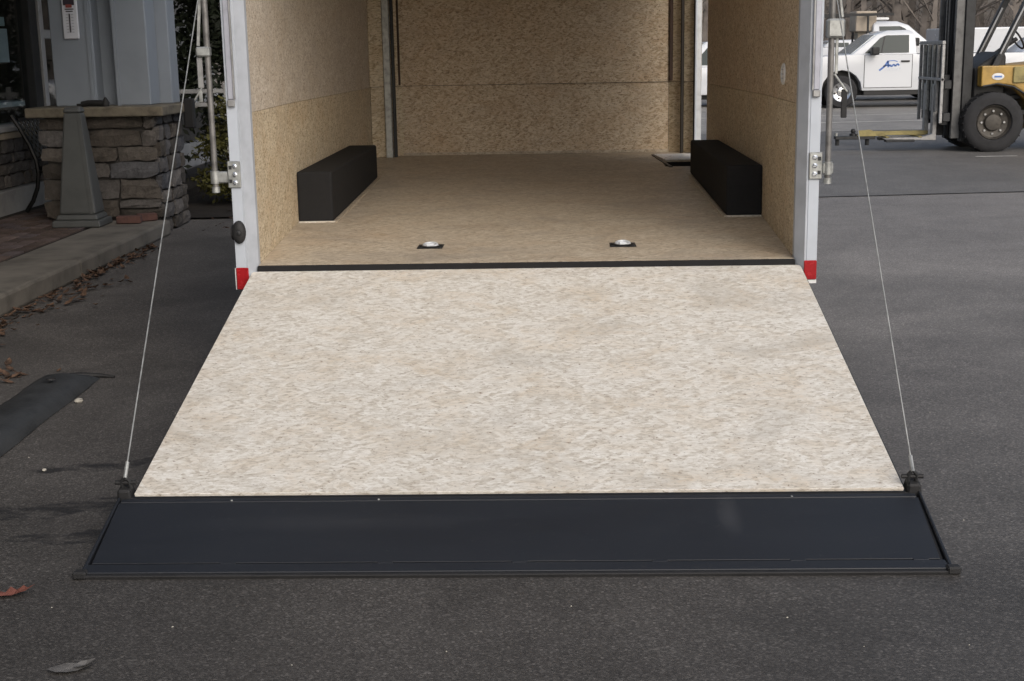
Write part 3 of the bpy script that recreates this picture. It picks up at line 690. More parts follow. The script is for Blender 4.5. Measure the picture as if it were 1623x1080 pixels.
# rear posts
for s_ in (-1, 1):
    prof = [(s_*1.293, -.05), (s_*1.247, -.05), (s_*1.247, -.046), (s_*1.207, .02), (s_*1.207, .058), (s_*1.293, .058)]
    ps = obj('rear_post', MB().prism(prof, 'z', .455, ZT), 'white_paint', tr, .003)
    obj('seal_channel', MB().box(min(s_*1.256, s_*1.282), max(s_*1.256, s_*1.282), -.060, -.0505, 1.30, ZT-.02), 'channel_grey', ps, .003)
    obj('channel_lip', MB().box(min(s_*1.249, s_*1.255), max(s_*1.249, s_*1.255), -.064, -.0505, 1.30, ZT-.02), 'dull_steel', ps)
    obj('channel_cap', MB().box(min(s_*1.252, s_*1.284), max(s_*1.252, s_*1.284), -.066, -.0505, 1.268, 1.299), 'dull_steel', ps, .004)
    # inner face of the jamb: grey seal
    obj('jamb_seal', MB().prism([(s_*1.2465, -.0492), (s_*1.238, -.0492), (s_*1.203, .012), (s_*1.203, .05), (s_*1.2065, .05), (s_*1.2065, .0205)], 'z', .50, ZT-.25), 'jamb_grey', ps)
    rf = obj('reflector', MB().box(min(s_*1.236, s_*1.292), max(s_*1.236, s_*1.292), -.058, -.0505, .472 if s_ > 0 else .458, .558), 'red_lens', tr, .004)
    obj('reflector_edge', MB().box(min(s_*1.236, s_*1.292), max(s_*1.236, s_*1.292), -.057, -.0505, .456, .470) if s_ > 0 else MB().box(-1.2965, -1.2935, -.058, -.04, .46, .556), 'white_lens', rf)
    # hinge plate with bolts, bracket, rod
    z0 = .975
    hp = obj('hinge_plate', MB().box(min(s_*1.246, s_*1.303), max(s_*1.246, s_*1.303), -.060, -.0505, z0-.06, z0+.058), 'galvanised', tr, .004)
    for k in (-1, 0, 1): obj('bolt', MB().lathe((s_*1.270, -.060, z0+k*.036), (0, -1, 0), [(.011, 0), (.011, .006), (.006, .009)], 6), 'zinc', hp)
    for k in (-1, 1): obj('slot', MB().box(min(s_*1.283, s_*1.296), max(s_*1.283, s_*1.296), -.0625, -.0602, z0+k*.03-.008, z0+k*.03+.008), 'dark_steel', hp)
    bk_ = obj('rod_bracket', MB().box(min(s_*1.304, s_*1.352), max(s_*1.304, s_*1.352), -.058, -.030, z0-.038, z0+.012), 'galvanised', tr, .005)
    xr = s_*1.362 if s_ < 0 else 1.329
    rod = obj('lock_rod', MB().tube([(xr, -.045, .905), (xr-s_*0.001, -.045, 2.5)], .0135, 12), 'rod_steel', tr, smooth=True)
    obj('rod_collar', MB().tube([(xr, -.045, .935), (xr, -.045, .99)], .021, 12), 'galvanised', rod, smooth=True)
    obj('rod_tip', MB().tube([(xr, -.045, .895), (xr, -.045, .92)], .0185, 12), 'galvanised', rod, smooth=True)
    if s_ > 0:
        obj('rod_guide', MB().box(1.306, 1.38, -.075, -.02, 1.516, 1.596), 'galvanised', tr, .008)
        h_ = obj('latch_strap', MB().box(1.377, 1.403, -.05, -.042, 1.178, 1.30), 'black_rubber', tr, .003)
        obj('latch_link', MB().bar((1.345, -.046, 1.365), (1.402, -.046, 1.288), .016, .008), 'galvanised', h_, .002)
        obj('latch_link', MB().bar((1.352, -.046, 1.365), (1.352, -.046, 1.52), .013, .008), 'galvanised', h_, .002)
        obj('latch_link', MB().bar((1.372, -.046, 1.60), (1.350, -.046, 1.76), .012, .008), 'galvanised', h_, .002)
    else:
        obj('rod_guide', MB().box(-1.408, -1.348, -.07, -.02, 1.485, 1.527), 'galvanised', tr, .006)
        h_ = obj('latch_strap', MB().box(-1.411, -1.386, -.05, -.042, 1.35, 1.484), 'dull_steel', tr, .003)
        obj('latch_link', MB().bar((-1.396, -.046, 1.35), (-1.43, -.046, 1.30), .012, .008), 'galvanised', h_, .002)
        obj('latch_link', MB().bar((-1.402, -.046, 1.29), (-1.402, -.046, 1.34), .016, .008), 'galvanised', h_, .002)
        obj('latch_link', MB().bar((-1.40, -.046, 1.53), (-1.378, -.046, 1.76), .014, .008), 'galvanised', h_, .002)
# oval marker lamp on the left post
lm = obj('marker_lamp', MB().lathe((-1.268, -.0505, .718), (0, -1, 0), [(.030, 0), (.030, .012), (.024, .022), (.010, .027)], 20), 'black_rubber', tr, smooth=True)
for v in lm.data.vertices: v.co.z = .718+(v.co.z-.718)*1.72
obj('marker_lens', MB().lathe((-1.264, -.0785, .718), (0, -1, 0), [(.012, 0), (.010, .005), (.002, .007)], 14), 'dark_steel', lm, smooth=True)
obj('lamp_plug', MB().lathe((-1.296, -.03, .715), (-1, 0, 0), [(.035, 0), (.033, .008), (.015, .013)], 14), 'black_rubber', lm, smooth=True)
# wheel boxes
for s_ in (-1, 1):
    y0, y1 = 1.27, 3.19
    bxm = MB().hexa([(s_*1.06, y0, zf(y0)+.001), (s_*1.252, y0, zf(y0)+.001), (s_*1.252, y1, zf(y1)+.001), (s_*1.06, y1, zf(y1)+.001)], [(s_*1.06, y0, .868), (s_*1.252, y0, .868), (s_*1.252, y1, .877), (s_*1.06, y1, .877)])
    wb = obj('wheel_box', bxm, 'black_felt', tr, .012, seg=2)
    obj('box_trim', MB().box(min(s_*1.05, s_*1.245), max(s_*1.05, s_*1.245), y0-.030, y0-.001, zf(y0)+.0005, zf(y0)+.006), 'osb_ramp', wb)
    obj('box_trim', MB().hexa([(s_*1.035, y0-.03, zf(y0-.03)+.0005), (s_*1.047, y0-.03, zf(y0-.03)+.0005), (s_*1.047, y1, zf(y1)+.0005), (s_*1.035, y1, zf(y1)+.0005)], [(s_*1.035, y0-.03, zf(y0-.03)+.006), (s_*1.047, y0-.03, zf(y0-.03)+.006), (s_*1.047, y1, zf(y1)+.006), (s_*1.035, y1, zf(y1)+.006)]), 'osb_floor', wb)
# tie-down rings
for x, y in ((-.461, .44), (.461, .418)):
    z = zf(y)
    tp = obj('tie_down', MB().lathe((x, y, z+.0005), (0, 0, 1), [(.054, .0026), (.056, .006), (.044, .008), (.036, .004)], 20), 'dark_steel', tr, smooth=True)
    obj('plate', MB().box(x-.062, x+.062, y-.065, y+.065, z+.0004, z+.0026), 'dark_steel', tp, .001)
    ring = [(x+.031*math.cos(t*PI/10), y+.026*math.sin(t*PI/10), z+.008+.006*math.sin(t*PI/10)) for t in range(0, 21)]
    obj('ring', MB().tube(ring, .008, 8, None, False), 'bright_zinc', tp, smooth=True)
    obj('clamp', MB().box(x-.020, x+.020, y-.036, y-.008, z+.003, z+.020), 'bright_zinc', tp, .005)
    for dx in (-.048, .048):
        for dy in (-.042, .042): obj('screw', MB().lathe((x+dx, y+dy, z+.0026), (0, 0, 1), [(.006, 0), (.005, .002)], 8), 'dark_steel', tp)
# round vent on the right wall
vt = obj('wall_vent', MB().lathe((xw(.5)-.0008, .5, 1.357), (-1, 0, 0), [(.05, 0), (.05, .006), (.042, .009), (.038, .004), (.02, .004)], 24), 'white_lens', tr, smooth=True)
for k in range(3): obj('vent_slat', MB().box(xw(.5)-.009, xw(.5)-.004, .468, .532, 1.335+k*.02, 1.339+k*.02), 'jamb_grey', vt)
obj('wall_clip', MB().box(-1.245, -1.22, 4.20, 4.30, 1.905, 1.935), 'black_rubber', tr, .004)

# ramp door
RY, RZ = -1.8904, .1142
rd = Vector((0, RY, RZ-HF)).normalized(); rn = Vector((1, 0, 0)).cross(rd); rn = rn if rn.z > 0 else -rn
def rp(x, t, h=0):      # point on the ramp: t metres down from the hinge
    return Vector((x, 0, HF))+rd*t+rn*h
RL = (Vector((0, RY, RZ-HF))).length
ramp = obj('ramp_door', MB().hexa([rp(-1.232, .012, -.045), rp(1.232, .012, -.045), rp(1.232, RL, -.045), rp(-1.232, RL, -.045)], [rp(-1.232, .012, -.012), rp(1.232, .012, -.012), rp(1.232, RL, -.012), rp(-1.232, RL, -.012)]), 'flap_black', tr)
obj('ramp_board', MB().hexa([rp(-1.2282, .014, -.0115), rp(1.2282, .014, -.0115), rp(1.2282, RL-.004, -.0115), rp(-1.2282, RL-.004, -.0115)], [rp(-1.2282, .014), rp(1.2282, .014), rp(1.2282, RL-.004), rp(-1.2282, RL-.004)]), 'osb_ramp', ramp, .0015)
for s_ in (-1, 1):
    obj('edge_rail', MB().hexa([rp(s_*1.2325, .02, -.05), rp(s_*1.2365, .02, -.05), rp(s_*1.239, RL, -.05), rp(s_*1.2325, RL, -.05)], [rp(s_*1.2325, .02, -.014), rp(s_*1.2365, .02, -.014), rp(s_*1.239, RL, -.014), rp(s_*1.2325, RL, -.014)]), 'dark_steel', ramp, .001)
# steel transition flap
A0 = rp(0, RL+.008, -.010); B0 = Vector((0, RY-.4275, .012)); fd = (B0-A0).normalized(); fn = Vector((1, 0, 0)).cross(fd); fn = fn if fn.z > 0 else -fn; FL = (B0-A0).length
def fp(x, t, h=0): return Vector((x, 0, 0))+A0+fd*t+fn*h
def slab(mb, x0, x1, t0, t1, h0, h1, x0b=None, x1b=None):
    x0b = x0 if x0b is None else x0b; x1b = x1 if x1b is None else x1b
    return mb.hexa([fp(x0, t0, h0), fp(x1, t0, h0), fp(x1b, t1, h0), fp(x0b, t1, h0)], [fp(x0, t0, h1), fp(x1, t0, h1), fp(x1b, t1, h1), fp(x0b, t1, h1)])
flap = obj('transition_flap', slab(MB(), -1.266, 1.262, .034, FL-.055, -.004, .003, -1.246, 1.240), 'flap_black', ramp, .001)
obj('flap_hinge', slab(MB(), -1.262, 1.258, .010, .032, -.006, .004), 'flap_black', flap, .002)
obj('flap_hinge_barrel', MB().tube([fp(-1.25, .002, -.006), fp(1.25, .002, -.006)], .0065, 8), 'black_rubber', flap)
# front strip, gap with welded tabs
obj('front_strip', slab(MB(), -1.262, 1.252, FL-.049, FL-.004, -.006, .004, -1.258, 1.258), 'flap_black', flap, .002)
obj('slot_floor', slab(MB(), -1.24, 1.235, FL-.058, FL-.046, -.010, -.006), 'black_rubber', flap)
obj('front_edge', slab(MB(), -1.262, 1.262, FL-.0035, FL+.010, -.012, .001), 'black_rubber', flap, .002)
for x in (-.84, -.375, .02, .43, .83, 1.185): obj('weld_tab', slab(MB(), x-.022, x+.022, FL-.056, FL-.047, -.004, .0042), 'flap_black', flap, .001)
for s_ in (-1, 1):
    obj('side_bar', slab(MB(), s_*1.270, s_*1.278, .0, FL-.004, -.02, .006, s_*1.254, s_*1.266), 'flap_black', flap, .003)
    obj('side_gap', slab(MB(), s_*1.262, s_*1.269, .04, FL-.05, -.014, -.006, s_*1.238, s_*1.251), 'black_rubber', flap)
    obj('corner_foot', MB().box(min(s_*1.245, s_*1.285), max(s_*1.245, s_*1.285), B0.y-.012, B0.y+.02, .001, .024), 'black_rubber', flap, .005)
for x in (-.905, -.435, .87): obj('rivet', MB().lathe(fp(x, .024, .004), fn, [(.004, 0), (.003, .002)], 8), 'galvanised', flap)
# lifting cables and their corner lugs
for s_, top in ((-1, (-1.318, -.052, 2.03)), (1, (1.284, -.052, 1.985))):
    c0 = rp(s_*1.254, RL-.015, .052)
    cb = obj('lift_cable', MB().tube([c0, Vector(c0).lerp(Vector(top), .33)+Vector((0, 0, -.004)), Vector(c0).lerp(Vector(top), .66)+Vector((0, 0, -.004)), top], .0025, 6), 'galvanised', tr, smooth=True)
    obj('cable_clip', MB().tube([Vector(c0).lerp(Vector(top), .0), Vector(c0).lerp(Vector(top),   .022)], .0065, 8), 'galvanised', cb, smooth=True)
    lug = obj('corner_lug', MB().hexa([rp(s_*1.236, RL-.055, -.03), rp(s_*1.285, RL-.055, -.03), rp(s_*1.285, RL+.012, -.03), rp(s_*1.236, RL+.012, -.03)], [rp(s_*1.240, RL-.045, .016), rp(s_*1.280, RL-.045, .016), rp(s_*1.280, RL+.004, .016), rp(s_*1.240, RL+.004, .016)]), 'black_rubber', ramp, .006)
    obj('shackle', MB().tube([rp(s_*1.243, RL-.02, .012), rp(s_*1.243, RL-.02, .04), rp(s_*1.254, RL-.02, .055), rp(s_*1.268, RL-.02, .04), rp(s_*1.268, RL-.02, .012)], .007, 8), 'dark_steel', lug, smooth=True)
    obj('lug_pin', MB().tube([rp(s_*1.222, RL-.022, .032), rp(s_*1.29, RL-.022, .032)], .008, 8), 'black_rubber', lug, smooth=True)

# ------------------------------------------------------------------ vehicles
def local(name, label, cat, group=None):
    t = thing(name, (0, 0, 0), label, cat, group); return t
def wheel(t, x, y, s_, r, w, rim='chrome', nm='wheel'):
    c_ = (x, y, r)
    k = obj(nm, MB().lathe(c_, (0, s_, 0), [(r*.56, -w/2), (r*.9, -w/2), (r, -w*.36), (r, w*.36), (r*.9, w/2), (r*.6, w/2), (r*.57, w*.40)], 32, False), 'tyre', t, smooth=True)
    obj('rim', MB().lathe(c_, (0, s_, 0), [(r*.57, w*.42), (r*.59, w*.47), (r*.5, w*.36), (r*.30, w*.30), (r*.24, w*.42), (r*.06, w*.45)], 32, 'end'), rim, k, smooth=True)
    for q in range(6):
        an = q*PI/3+.2; obj('rim_hole', MB().lathe((x+math.cos(an)*r*.40, y+s_*w*.335, r+math.sin(an)*r*.40), (0, s_, 0), [(r*.075, 0), (r*.07, .014)], 8), 'truck_black', k)
    return k
def arch(cx, r, z0, n=9, rev=False):
    p = [(cx+r*math.cos(PI-PI*k/(n-1)*1.0), z0+r*.98*math.sin(PI*k/(n-1))) for k in range(n)]
    return p
def pickup(label, group=None, tone='truck_white', name='pickup_truck'):
    """faces -x, front bumper at x=0, wheels on z=0, half width .96"""
    t = local(name, label, 'truck', group); W_ = .96
    low = [(.12, .48)]+[(p[0], p[1]) for p in arch(.98, .47, .42)]+[(1.46, .40), (2.70, .40)]+[(p[0], p[1]) for p in arch(4.15, .47, .42)]+[(4.64, .46), (5.3, .50), (5.32, 1.22), (2.72, 1.22), (2.70, 1.235), (1.20, 1.235), (.55, 1.205), (.20, 1.15), (.06, 1.04), (.03, .86), (.03, .62)]
    obj('body', MB().prism(low, 'y', -W_, W_), tone, t, .03, True, seg=3)
    # cab: lofted greenhouse narrowing towards the roof
    g = MB(); hw0, hw1 = .93, .70
    sec0 = [(1.18, 1.225), (2.72, 1.225)]; sec1 = [(2.06, 1.775), (2.60, 1.785)]
    mid = [(1.80, 1.69), (2.70, 1.70)]
    def ring(sec, hw): return [(sec[0][0], -hw, sec[0][1]), (sec[1][0], -hw, sec[1][1]), (sec[1][0], hw, sec[1][1]), (sec[0][0], hw, sec[0][1])]
    r0, r1, r2_ = ring(sec0, hw0), ring(mid, .76), ring(sec1, .66)
    g.add(r0+r1+r2_, [(0, 3, 2, 1)]+[(i, (i+1) % 4, 4+(i+1) % 4, 4+i) for i in range(4)]+[(4+i, 4+(i+1) % 4, 8+(i+1) % 4, 8+i) for i in range(4)]+[(8, 9, 10, 11)])
    obj('cab', g, tone, t, .035, True, seg=3)
    def on(s_, x, z, off=.006):
        y = .93+(.76-.93)*(z-1.225)/(1.70-1.225); return (x, s_*(y+off), z)
    for s_ in (-1, 1):
        wp = [(1.50, 1.262), (2.53, 1.262), (2.55, 1.665), (2.02, 1.665), (1.88, 1.61)]
        m = MB(); n = len(wp); m.add([on(s_, *p, .004) for p in wp]+[on(s_, *p, .012) for p in wp], [tuple(range(n)), tuple(range(n, 2*n))[::-1]]+[(i, (i+1) % n, n+(i+1) % n, n+i) for i in range(n)])
        w_ = obj('side_window', m, 'car_dark_glass', t)
        obj('window_divider', MB().hexa([on(s_, 1.87, 1.27, .013), on(s_, 1.90, 1.27, .013), on(s_, 1.90, 1.27, .017), on(s_, 1.87, 1.27, .017)], [on(s_, 1.97, 1.65, .013), on(s_, 2.0, 1.65, .013), on(s_, 2.0, 1.65, .017), on(s_, 1.97, 1.65, .017)]), 'truck_black', w_)
        obj('door_gap', MB().box(1.487, 2.613, min(s_*.9555, s_*.9625), max(s_*.9555, s_*.9625), .458, 1.222), 'truck_black', t)
        d_ = obj('door', MB().box(1.50, 2.60, min(s_*.9565, s_*.966), max(s_*.9565, s_*.966), .47, 1.215), tone, t, .008, seg=2)
        obj('handle', MB().box(2.34, 2.54, min(s_*.968, s_*.992), max(s_*.968, s_*.992), 1.045, 1.085), 'truck_black', d_, .008)
        mr = obj('mirror', MB().box(1.60, 1.78, min(s_*1.0, s_*1.22), max(s_*1.0, s_*1.22), 1.22, 1.40), 'truck_black', t, .03, seg=2)
        obj('mirror_arm', MB().bar((1.72, s_*.93, 1.235), (1.70, s_*1.02, 1.27), .06, .05), 'truck_black', mr, .01)
        obj('headlamp', MB().box(.045, .22, min(s_*.72, s_*.968), max(s_*.72, s_*.968), .86, 1.04), 'white_lens', t, .015)
        obj('rocker', MB().box(1.50, 3.62, min(s_*.80, s_*.93), max(s_*.80, s_*.93), .29, .40), 'truck_black', t, .01)
        for x in (.98, 4.15): wheel(t, x, s_*.84, s_, .375, .26)
        for x in (.98, 4.15):
            obj('arch_liner', MB().prism([(p[0], p[1]) for p in arch(x, .462, .42)]+[(x, .41)], 'y', min(s_*.45, s_*.70), max(s_*.45, s_*.70)), 'truck_black', t)
    m = MB(); a_, b_ = Vector((1.215, 0, 1.25)), Vector((1.775, 0, 1.678)); n_ = Vector((-.6, 0, .8))*.008
    obj('windscreen', MB().hexa([a_+Vector((0, -.80, 0)), a_+Vector((0, .80, 0)), b_+Vector((0, .68, 0)), b_+Vector((0, -.68, 0))], [a_+Vector((0, -.80, 0))+n_, a_+Vector((0, .80, 0))+n_, b_+Vector((0, .68, 0))+n_, b_+Vector((0, -.68, 0))+n_]), 'windscreen_glass', t)
    obj('bumper', MB().box(-.06, .14, -.95, .95, .46, .68), 'chrome', t, .04, seg=2)
    obj('grille', MB().box(.025, .05, -.70, .70, .74, 1.06), 'truck_black', t, .01)
    obj('bed_inner', MB().box(2.95, 5.22, -.80, .80, 1.221, 1.226), 'truck_black', t)
    obj('underbody', MB().box(.5, 5.0, -.6, .6, .28, .44), 'truck_black', t)
    obj('rear_bumper', MB().box(5.33, 5.45, -.92, .92, .48, .66), 'chrome', t, .02)
    return t
g = NG('windscreen_glass'); g.b.inputs['Base Color'].default_value = (.50, .54, .55, 1); g.b.inputs['Metallic'].default_value = .55; g.b.inputs['Roughness'].default_value = .12; g.b.inputs['IOR'].default_value = 2.0; g.b.inputs['Specular IOR Level'].default_value = .8; MATS['windscreen_glass'] = g.m  # pale, part-metal base paints in the sky's reflection
g = NG('car_dark_glass'); g.b.inputs['Base Color'].default_value = (.03, .042, .042, 1); g.b.inputs['Roughness'].default_value = .06; g.b.inputs['Specular IOR Level'].default_value = .22; MATS['car_dark_glass'] = g.m

t1 = pickup('white pickup truck with blue door lettering behind the forklift mast')
t1.location = (5.98, 27.45, .006)
# blue lettering on the door nearest the camera: slanted initial, script tail, two lines beneath
door = [c for c in t1.children if c.name.split('.')[0] == 'door' and min(v.co.y for v in c.data.vertices) < 0][0]
lg = MB()
def stroke(pts, w):
    for p, q in zip(pts[:-1], pts[1:]): lg.bar((p[0], -.969, p[1]), (q[0], -.969, q[1]), w, .004, (0, -1, 0))
stroke([(1.84, .86), (1.96, .95), (2.04, 1.07)], .042); stroke([(2.04, 1.07), (2.05, .93)], .042); stroke([(1.93, .955), (2.06, .985)], .03)
tail = [(2.06+.03*k, .96+.028*math.sin(k*2.1)+.004*k) for k in range(9)]; stroke(tail, .036)
stroke([(2.02, 1.075), (2.18, 1.085), (2.26, 1.06)], .018)
obj('door_lettering', lg, 'logo_blue', door)
lg = MB(); stroke([(2.0, .90), (2.36, .905)], .014); stroke([(1.98, .865), (2.34, .87)], .012)
obj('door_small_print', lg, 'logo_pale', door)

t2 = pickup('white work truck with cab rack parked facing right behind the pickup')
t2.rotation_euler = (0, 0, PI); t2.scale = (1.0, 1.05, 1.15); t2.location = (11.25, 31.2, .006)
rk = MB()
for x in (2.86, 4.6):
    for y in (-.85, .85): rk.bar((x, y, 1.22), (x, y, 1.93), .05)
for y in (-.85, .85): rk.bar((2.2, y, 1.93), (4.7, y, 1.93), .06)
for x in (2.86, 4.6): rk.bar((x, -.85, 1.93), (x, .85, 1.93), .05)
obj('ladder_rack', rk, 'truck_black', t2)
obj('roof_lamp', MB().box(2.2, 2.6, -.4, .4, 1.81, 1.87), 'white_lens', t2, .02)
sp_ = thing('salt_spreader', (8.25, 31, 1.4), 'tan hopper on a stem carried behind the work truck cab', 'hopper')
obj('hopper', MB().box(8.12, 8.66, 30.5, 31.3, 1.80, 2.32), 'tan_canvas', sp_, .02)
obj('chute', MB().box(8.22, 8.46, 30.7, 31.1, 1.42, 1.798), 'tan_sill', sp_, .02)
obj('frame', MB().box(7.6, 8.9, 30.9, 31.4, 1.30, 1.42), 'truck_black', sp_, .01)

def sedan(label, group=None):
    t = local('parked_car', label, 'car', group); W_ = .88
    low = [(.05, .36)]+arch(.85, .36, .34)+[(1.25, .30), (3.1, .30)]+arch(3.5, .36, .34)+[(3.9, .34), (4.45, .40), (4.5, .86), (4.2, .98), (3.7, 1.0), (1.45, .97), (.9, .90), (.25, .78), (.03, .62)]
    obj('body', MB().prism(low, 'y', -W_, W_), 'truck_white', t, .05, True, seg=3)
    g = MB(); r0 = [(1.25, -.82, .965), (4.1, -.82, .98), (4.1, .82, .98), (1.25, .82, .965)]; r1 = [(1.98, -.60, 1.60), (3.55, -.60, 1.62), (3.55, .60, 1.62), (1.98, .60, 1.60)]
    g.add(r0+r1, [(0, 3, 2, 1), (4, 5, 6, 7)]+[(i, (i+1) % 4, 4+(i+1) % 4, 4+i) for i in range(4)]); obj('cabin', g, 'truck_white', t, .06, True, seg=3)
    a_, b_ = Vector((1.34, 0, 1.03)), Vector((1.94, 0, 1.555)); n_ = Vector((-.66, 0, .75))*.008
    obj('windscreen', MB().hexa([a_+Vector((0, -.72, 0)), a_+Vector((0, .72, 0)), b_+Vector((0, .57, 0)), b_+Vector((0, -.57, 0))], [a_+Vector((0, -.72, 0))+n_, a_+Vector((0, .72, 0))+n_, b_+Vector((0, .57, 0))+n_, b_+Vector((0, -.57, 0))+n_]), 'windscreen_glass', t)
    for s_ in (-1, 1):
        def on(x, z, off): return (x, s_*(.82-.22*(z-.97)/.64+off), z)
        for wp in (((1.62, 1.03), (2.5, 1.03), (2.5, 1.52), (2.08, 1.52)), ((2.56, 1.03), (3.75, 1.04), (3.45, 1.52), (2.56, 1.52))):
            n = 4; obj('side_window', MB().add([on(*p, .003) for p in wp]+[on(*p, .01) for p in wp], [tuple(range(n)), tuple(range(n, 2*n))[::-1]]+[(i, (i+1) % n, n+(i+1) % n, n+i) for i in range(n)]), 'car_dark_glass', t)
        for x in (.85, 3.5): wheel(t, x, s_*.76, s_, .32, .2)
        obj('headlamp', MB().box(.02, .3, min(s_*.55, s_*.885), max(s_*.55, s_*.885), .60, .73), 'white_lens', t, .02)
    obj('underbody', MB().box(.3, 4.2, -.6, .6, .18, .36), 'truck_black', t)
    return t
c1 = sedan('white car parked at the right edge behind the forklift'); c1.location = (10.75, 30.6, .006)
c2 = copy_tree(c1); c2['label'] = 'white car glimpsed through the trailer side door'; c2.location = (2.0, 29.0, .006)
c3 = copy_tree(c1); c3['label'] = 'white car half hidden left of the work truck at the foot of the hill'; c3.location = (6.6, 36.5, .006)
c4 = copy_tree(t1); c4['label'] = 'white truck parked far back, seen between mast and overhead guard'; c4.location = (14.6, 35.0, .006)
for o_ in [q for ch in c4.children for q in ch.children if q.name.startswith('door_')]: bpy.data.objects.remove(o_)
ct = thing('box_trailer', (14, 41, 0), 'long low white trailer parked behind the forklift at the foot of the hill', 'trailer')
obj('body', MB().box(13.2, 19.5, 40.5, 42.6, .75, 1.95), 'truck_white', ct, .05, seg=2)
obj('frame', MB().box(12.4, 19.6, 40.7, 42.4, .5, .748), 'truck_black', ct)
for x in (16.2, 17.1): wheel(ct, x, 40.65, -1, .36, .24)

# forklift, faces -x
fk = thing('forklift', (6.16, 13.45, 0), 'worn yellow forklift with raised black mast at the right edge', 'forklift')
def fwheel(x, y, s_, r, w):
    c_ = (x, y, r)
    k = obj('wheel', MB().lathe(c_, (0, s_, 0), [(r*.5, -w/2), (r*.88, -w/2), (r, -w*.36), (r, w*.36), (r*.93, w*.47), (r*.8, w/2), (r*.62, w*.5), (r*.58, w*.42)], 40, False), 'tyre', fk, smooth=True)
    obj('rim', MB().lathe(c_, (0, s_, 0), [(r*.58, w*.40), (r*.56, w*.44), (r*.50, w*.30), (r*.30, w*.22), (r*.26, w*.36), (r*.12, w*.40), (r*.03, w*.40)], 28, 'end'), 'rim_dirty', k, smooth=True)
    for q in range(8):
        an = q*PI/4; obj('wheel_nut', MB().lathe((x+math.cos(an)*r*.38, y+s_*w*.25, r+math.sin(an)*r*.38), (0, s_, 0), [(r*.04, 0), (r*.04, .02)], 6), 'dull_steel', k)
    tl = MB()
    for q in range(26):
        an = q*2*PI/26
        for d in (-1, 1):
            p = Vector((x+math.cos(an)*(r-.004), y+d*w*.36, r+math.sin(an)*(r-.004))); p2 = Vector((x+math.cos(an+.11)*(r-.002), y+d*.02, r+math.sin(an+.11)*(r-.002)))
            tl.bar(p, p2, .028, .02)
    obj('tread', tl, 'tyre', k)
for s_, y in ((-1, 12.95), (1, 13.97)): fwheel(6.165, y, s_, .405, .30)
for s_, y in ((-1, 13.02), (1, 13.9)): fwheel(7.75, y, s_, .31, .22)
body = [(5.98, .88), (5.98, 1.16), (6.55, 1.17), (7.1, 1.22), (7.2, 1.05), (8.1, 1.1), (8.35, .95), (8.38, .35), (8.1, .25), (7.95, .55), (7.55, .55), (7.35, .28), (6.75, .28), (6.66, .66), (6.45, .86), (6.2, .90)]
obj('chassis', MB().prism(body, 'y', 12.98, 13.94), 'yellow_paint', fk, .03, seg=2)
obj('fender', MB().prism([(5.98, .885), (5.98, 1.165), (6.12, 1.165), (6.40, 1.16), (6.80, 1.16), (6.82, .6), (6.70, .6), (6.60, .78), (6.42, .895), (6.2, .93)], 'y', 12.86, 12.978), 'yellow_paint', fk, .015, seg=2)
obj('fender_edge', MB().tube([(6.0, 12.86, .89), (6.2, 12.86, .925), (6.42, 12.86, .88), (6.60, 12.86, .77), (6.70, 12.86, .60)], .014, 6), 'dark_steel', fk, smooth=True)
obj('tank_panel', MB().box(6.40, 6.85, 12.835, 12.858, .93, 1.15), 'yellow_worn', fk, .01)
bg_ = obj('badge', MB().lathe((6.20, 12.858, 1.02), (0, -1, 0), [(.085, 0), (.08, .006), (.03, .007)], 24), 'white_lens', fk)
for v in bg_.data.vertices: v.co.z = (1.02)+(v.co.z-1.02)*.55
obj('badge_mark', MB().box(6.15, 6.25, 12.846, 12.8505, 1.008, 1.032), 'logo_blue', bg_)
obj('cowl', MB().prism([(5.93, .55), (5.93, 1.12), (6.02, 1.19), (6.28, 1.36), (6.36, 1.30), (6.36, .6)], 'y', 13.05, 13.88), 'truck_black', fk, .02)
obj('floor_plate', MB().box(5.93, 6.9, 13.02, 13.9, .50, .56), 'dark_steel', fk)
obj('seat', MB().box(6.95, 7.45, 13.2, 13.7, 1.2, 1.35), 'black_rubber', fk, .04, seg=2)
obj('seat_back', MB().hexa([(7.40, 13.22, 1.3), (7.52, 13.22, 1.3), (7.52, 13.68, 1.3), (7.40, 13.68, 1.3)], [(7.52, 13.25, 1.8), (7.62, 13.25, 1.8), (7.62, 13.65, 1.8), (7.52, 13.65, 1.8)]), 'black_rubber', fk, .03)
obj('steering_column', MB().tube([(6.30, 13.45, 1.3), (6.62, 13.45, 1.52)], .03, 8), 'truck_black', fk)
obj('steering_wheel', MB().tube([Vector((6.62, 13.45, 1.52))+Vector((-.5*.17*math.sin(t*PI/8), .17*math.cos(t*PI/8), .8*.17*math.sin(t*PI/8))) for t in range(17)], .014, 6, None, False), 'black_rubber', fk, smooth=True)
for y in (12.99, 13.91):
    obj('guard_leg', MB().bar((6.18, y, 1.14), (6.66, y, 2.20), .085, .07, (0, 1, 0)), 'dark_steel', fk, .006)
    obj('guard_leg', MB().bar((7.75, y, 1.05), (7.60, y, 2.20), .08, .07, (0, 1, 0)), 'dark_steel', fk, .006)
    obj('grab_rail', MB().tube([(6.24, y-.05, 1.32), (6.53, y-.05, 1.95)], .012, 6), 'window_frame_pale', fk, smooth=True)
for k in range(7): obj('guard_bar', MB().bar((6.64, 12.99+k*.1533, 2.2), (7.62, 12.99+k*.1533, 2.2), .05, .05), 'dark_steel', fk, .004)
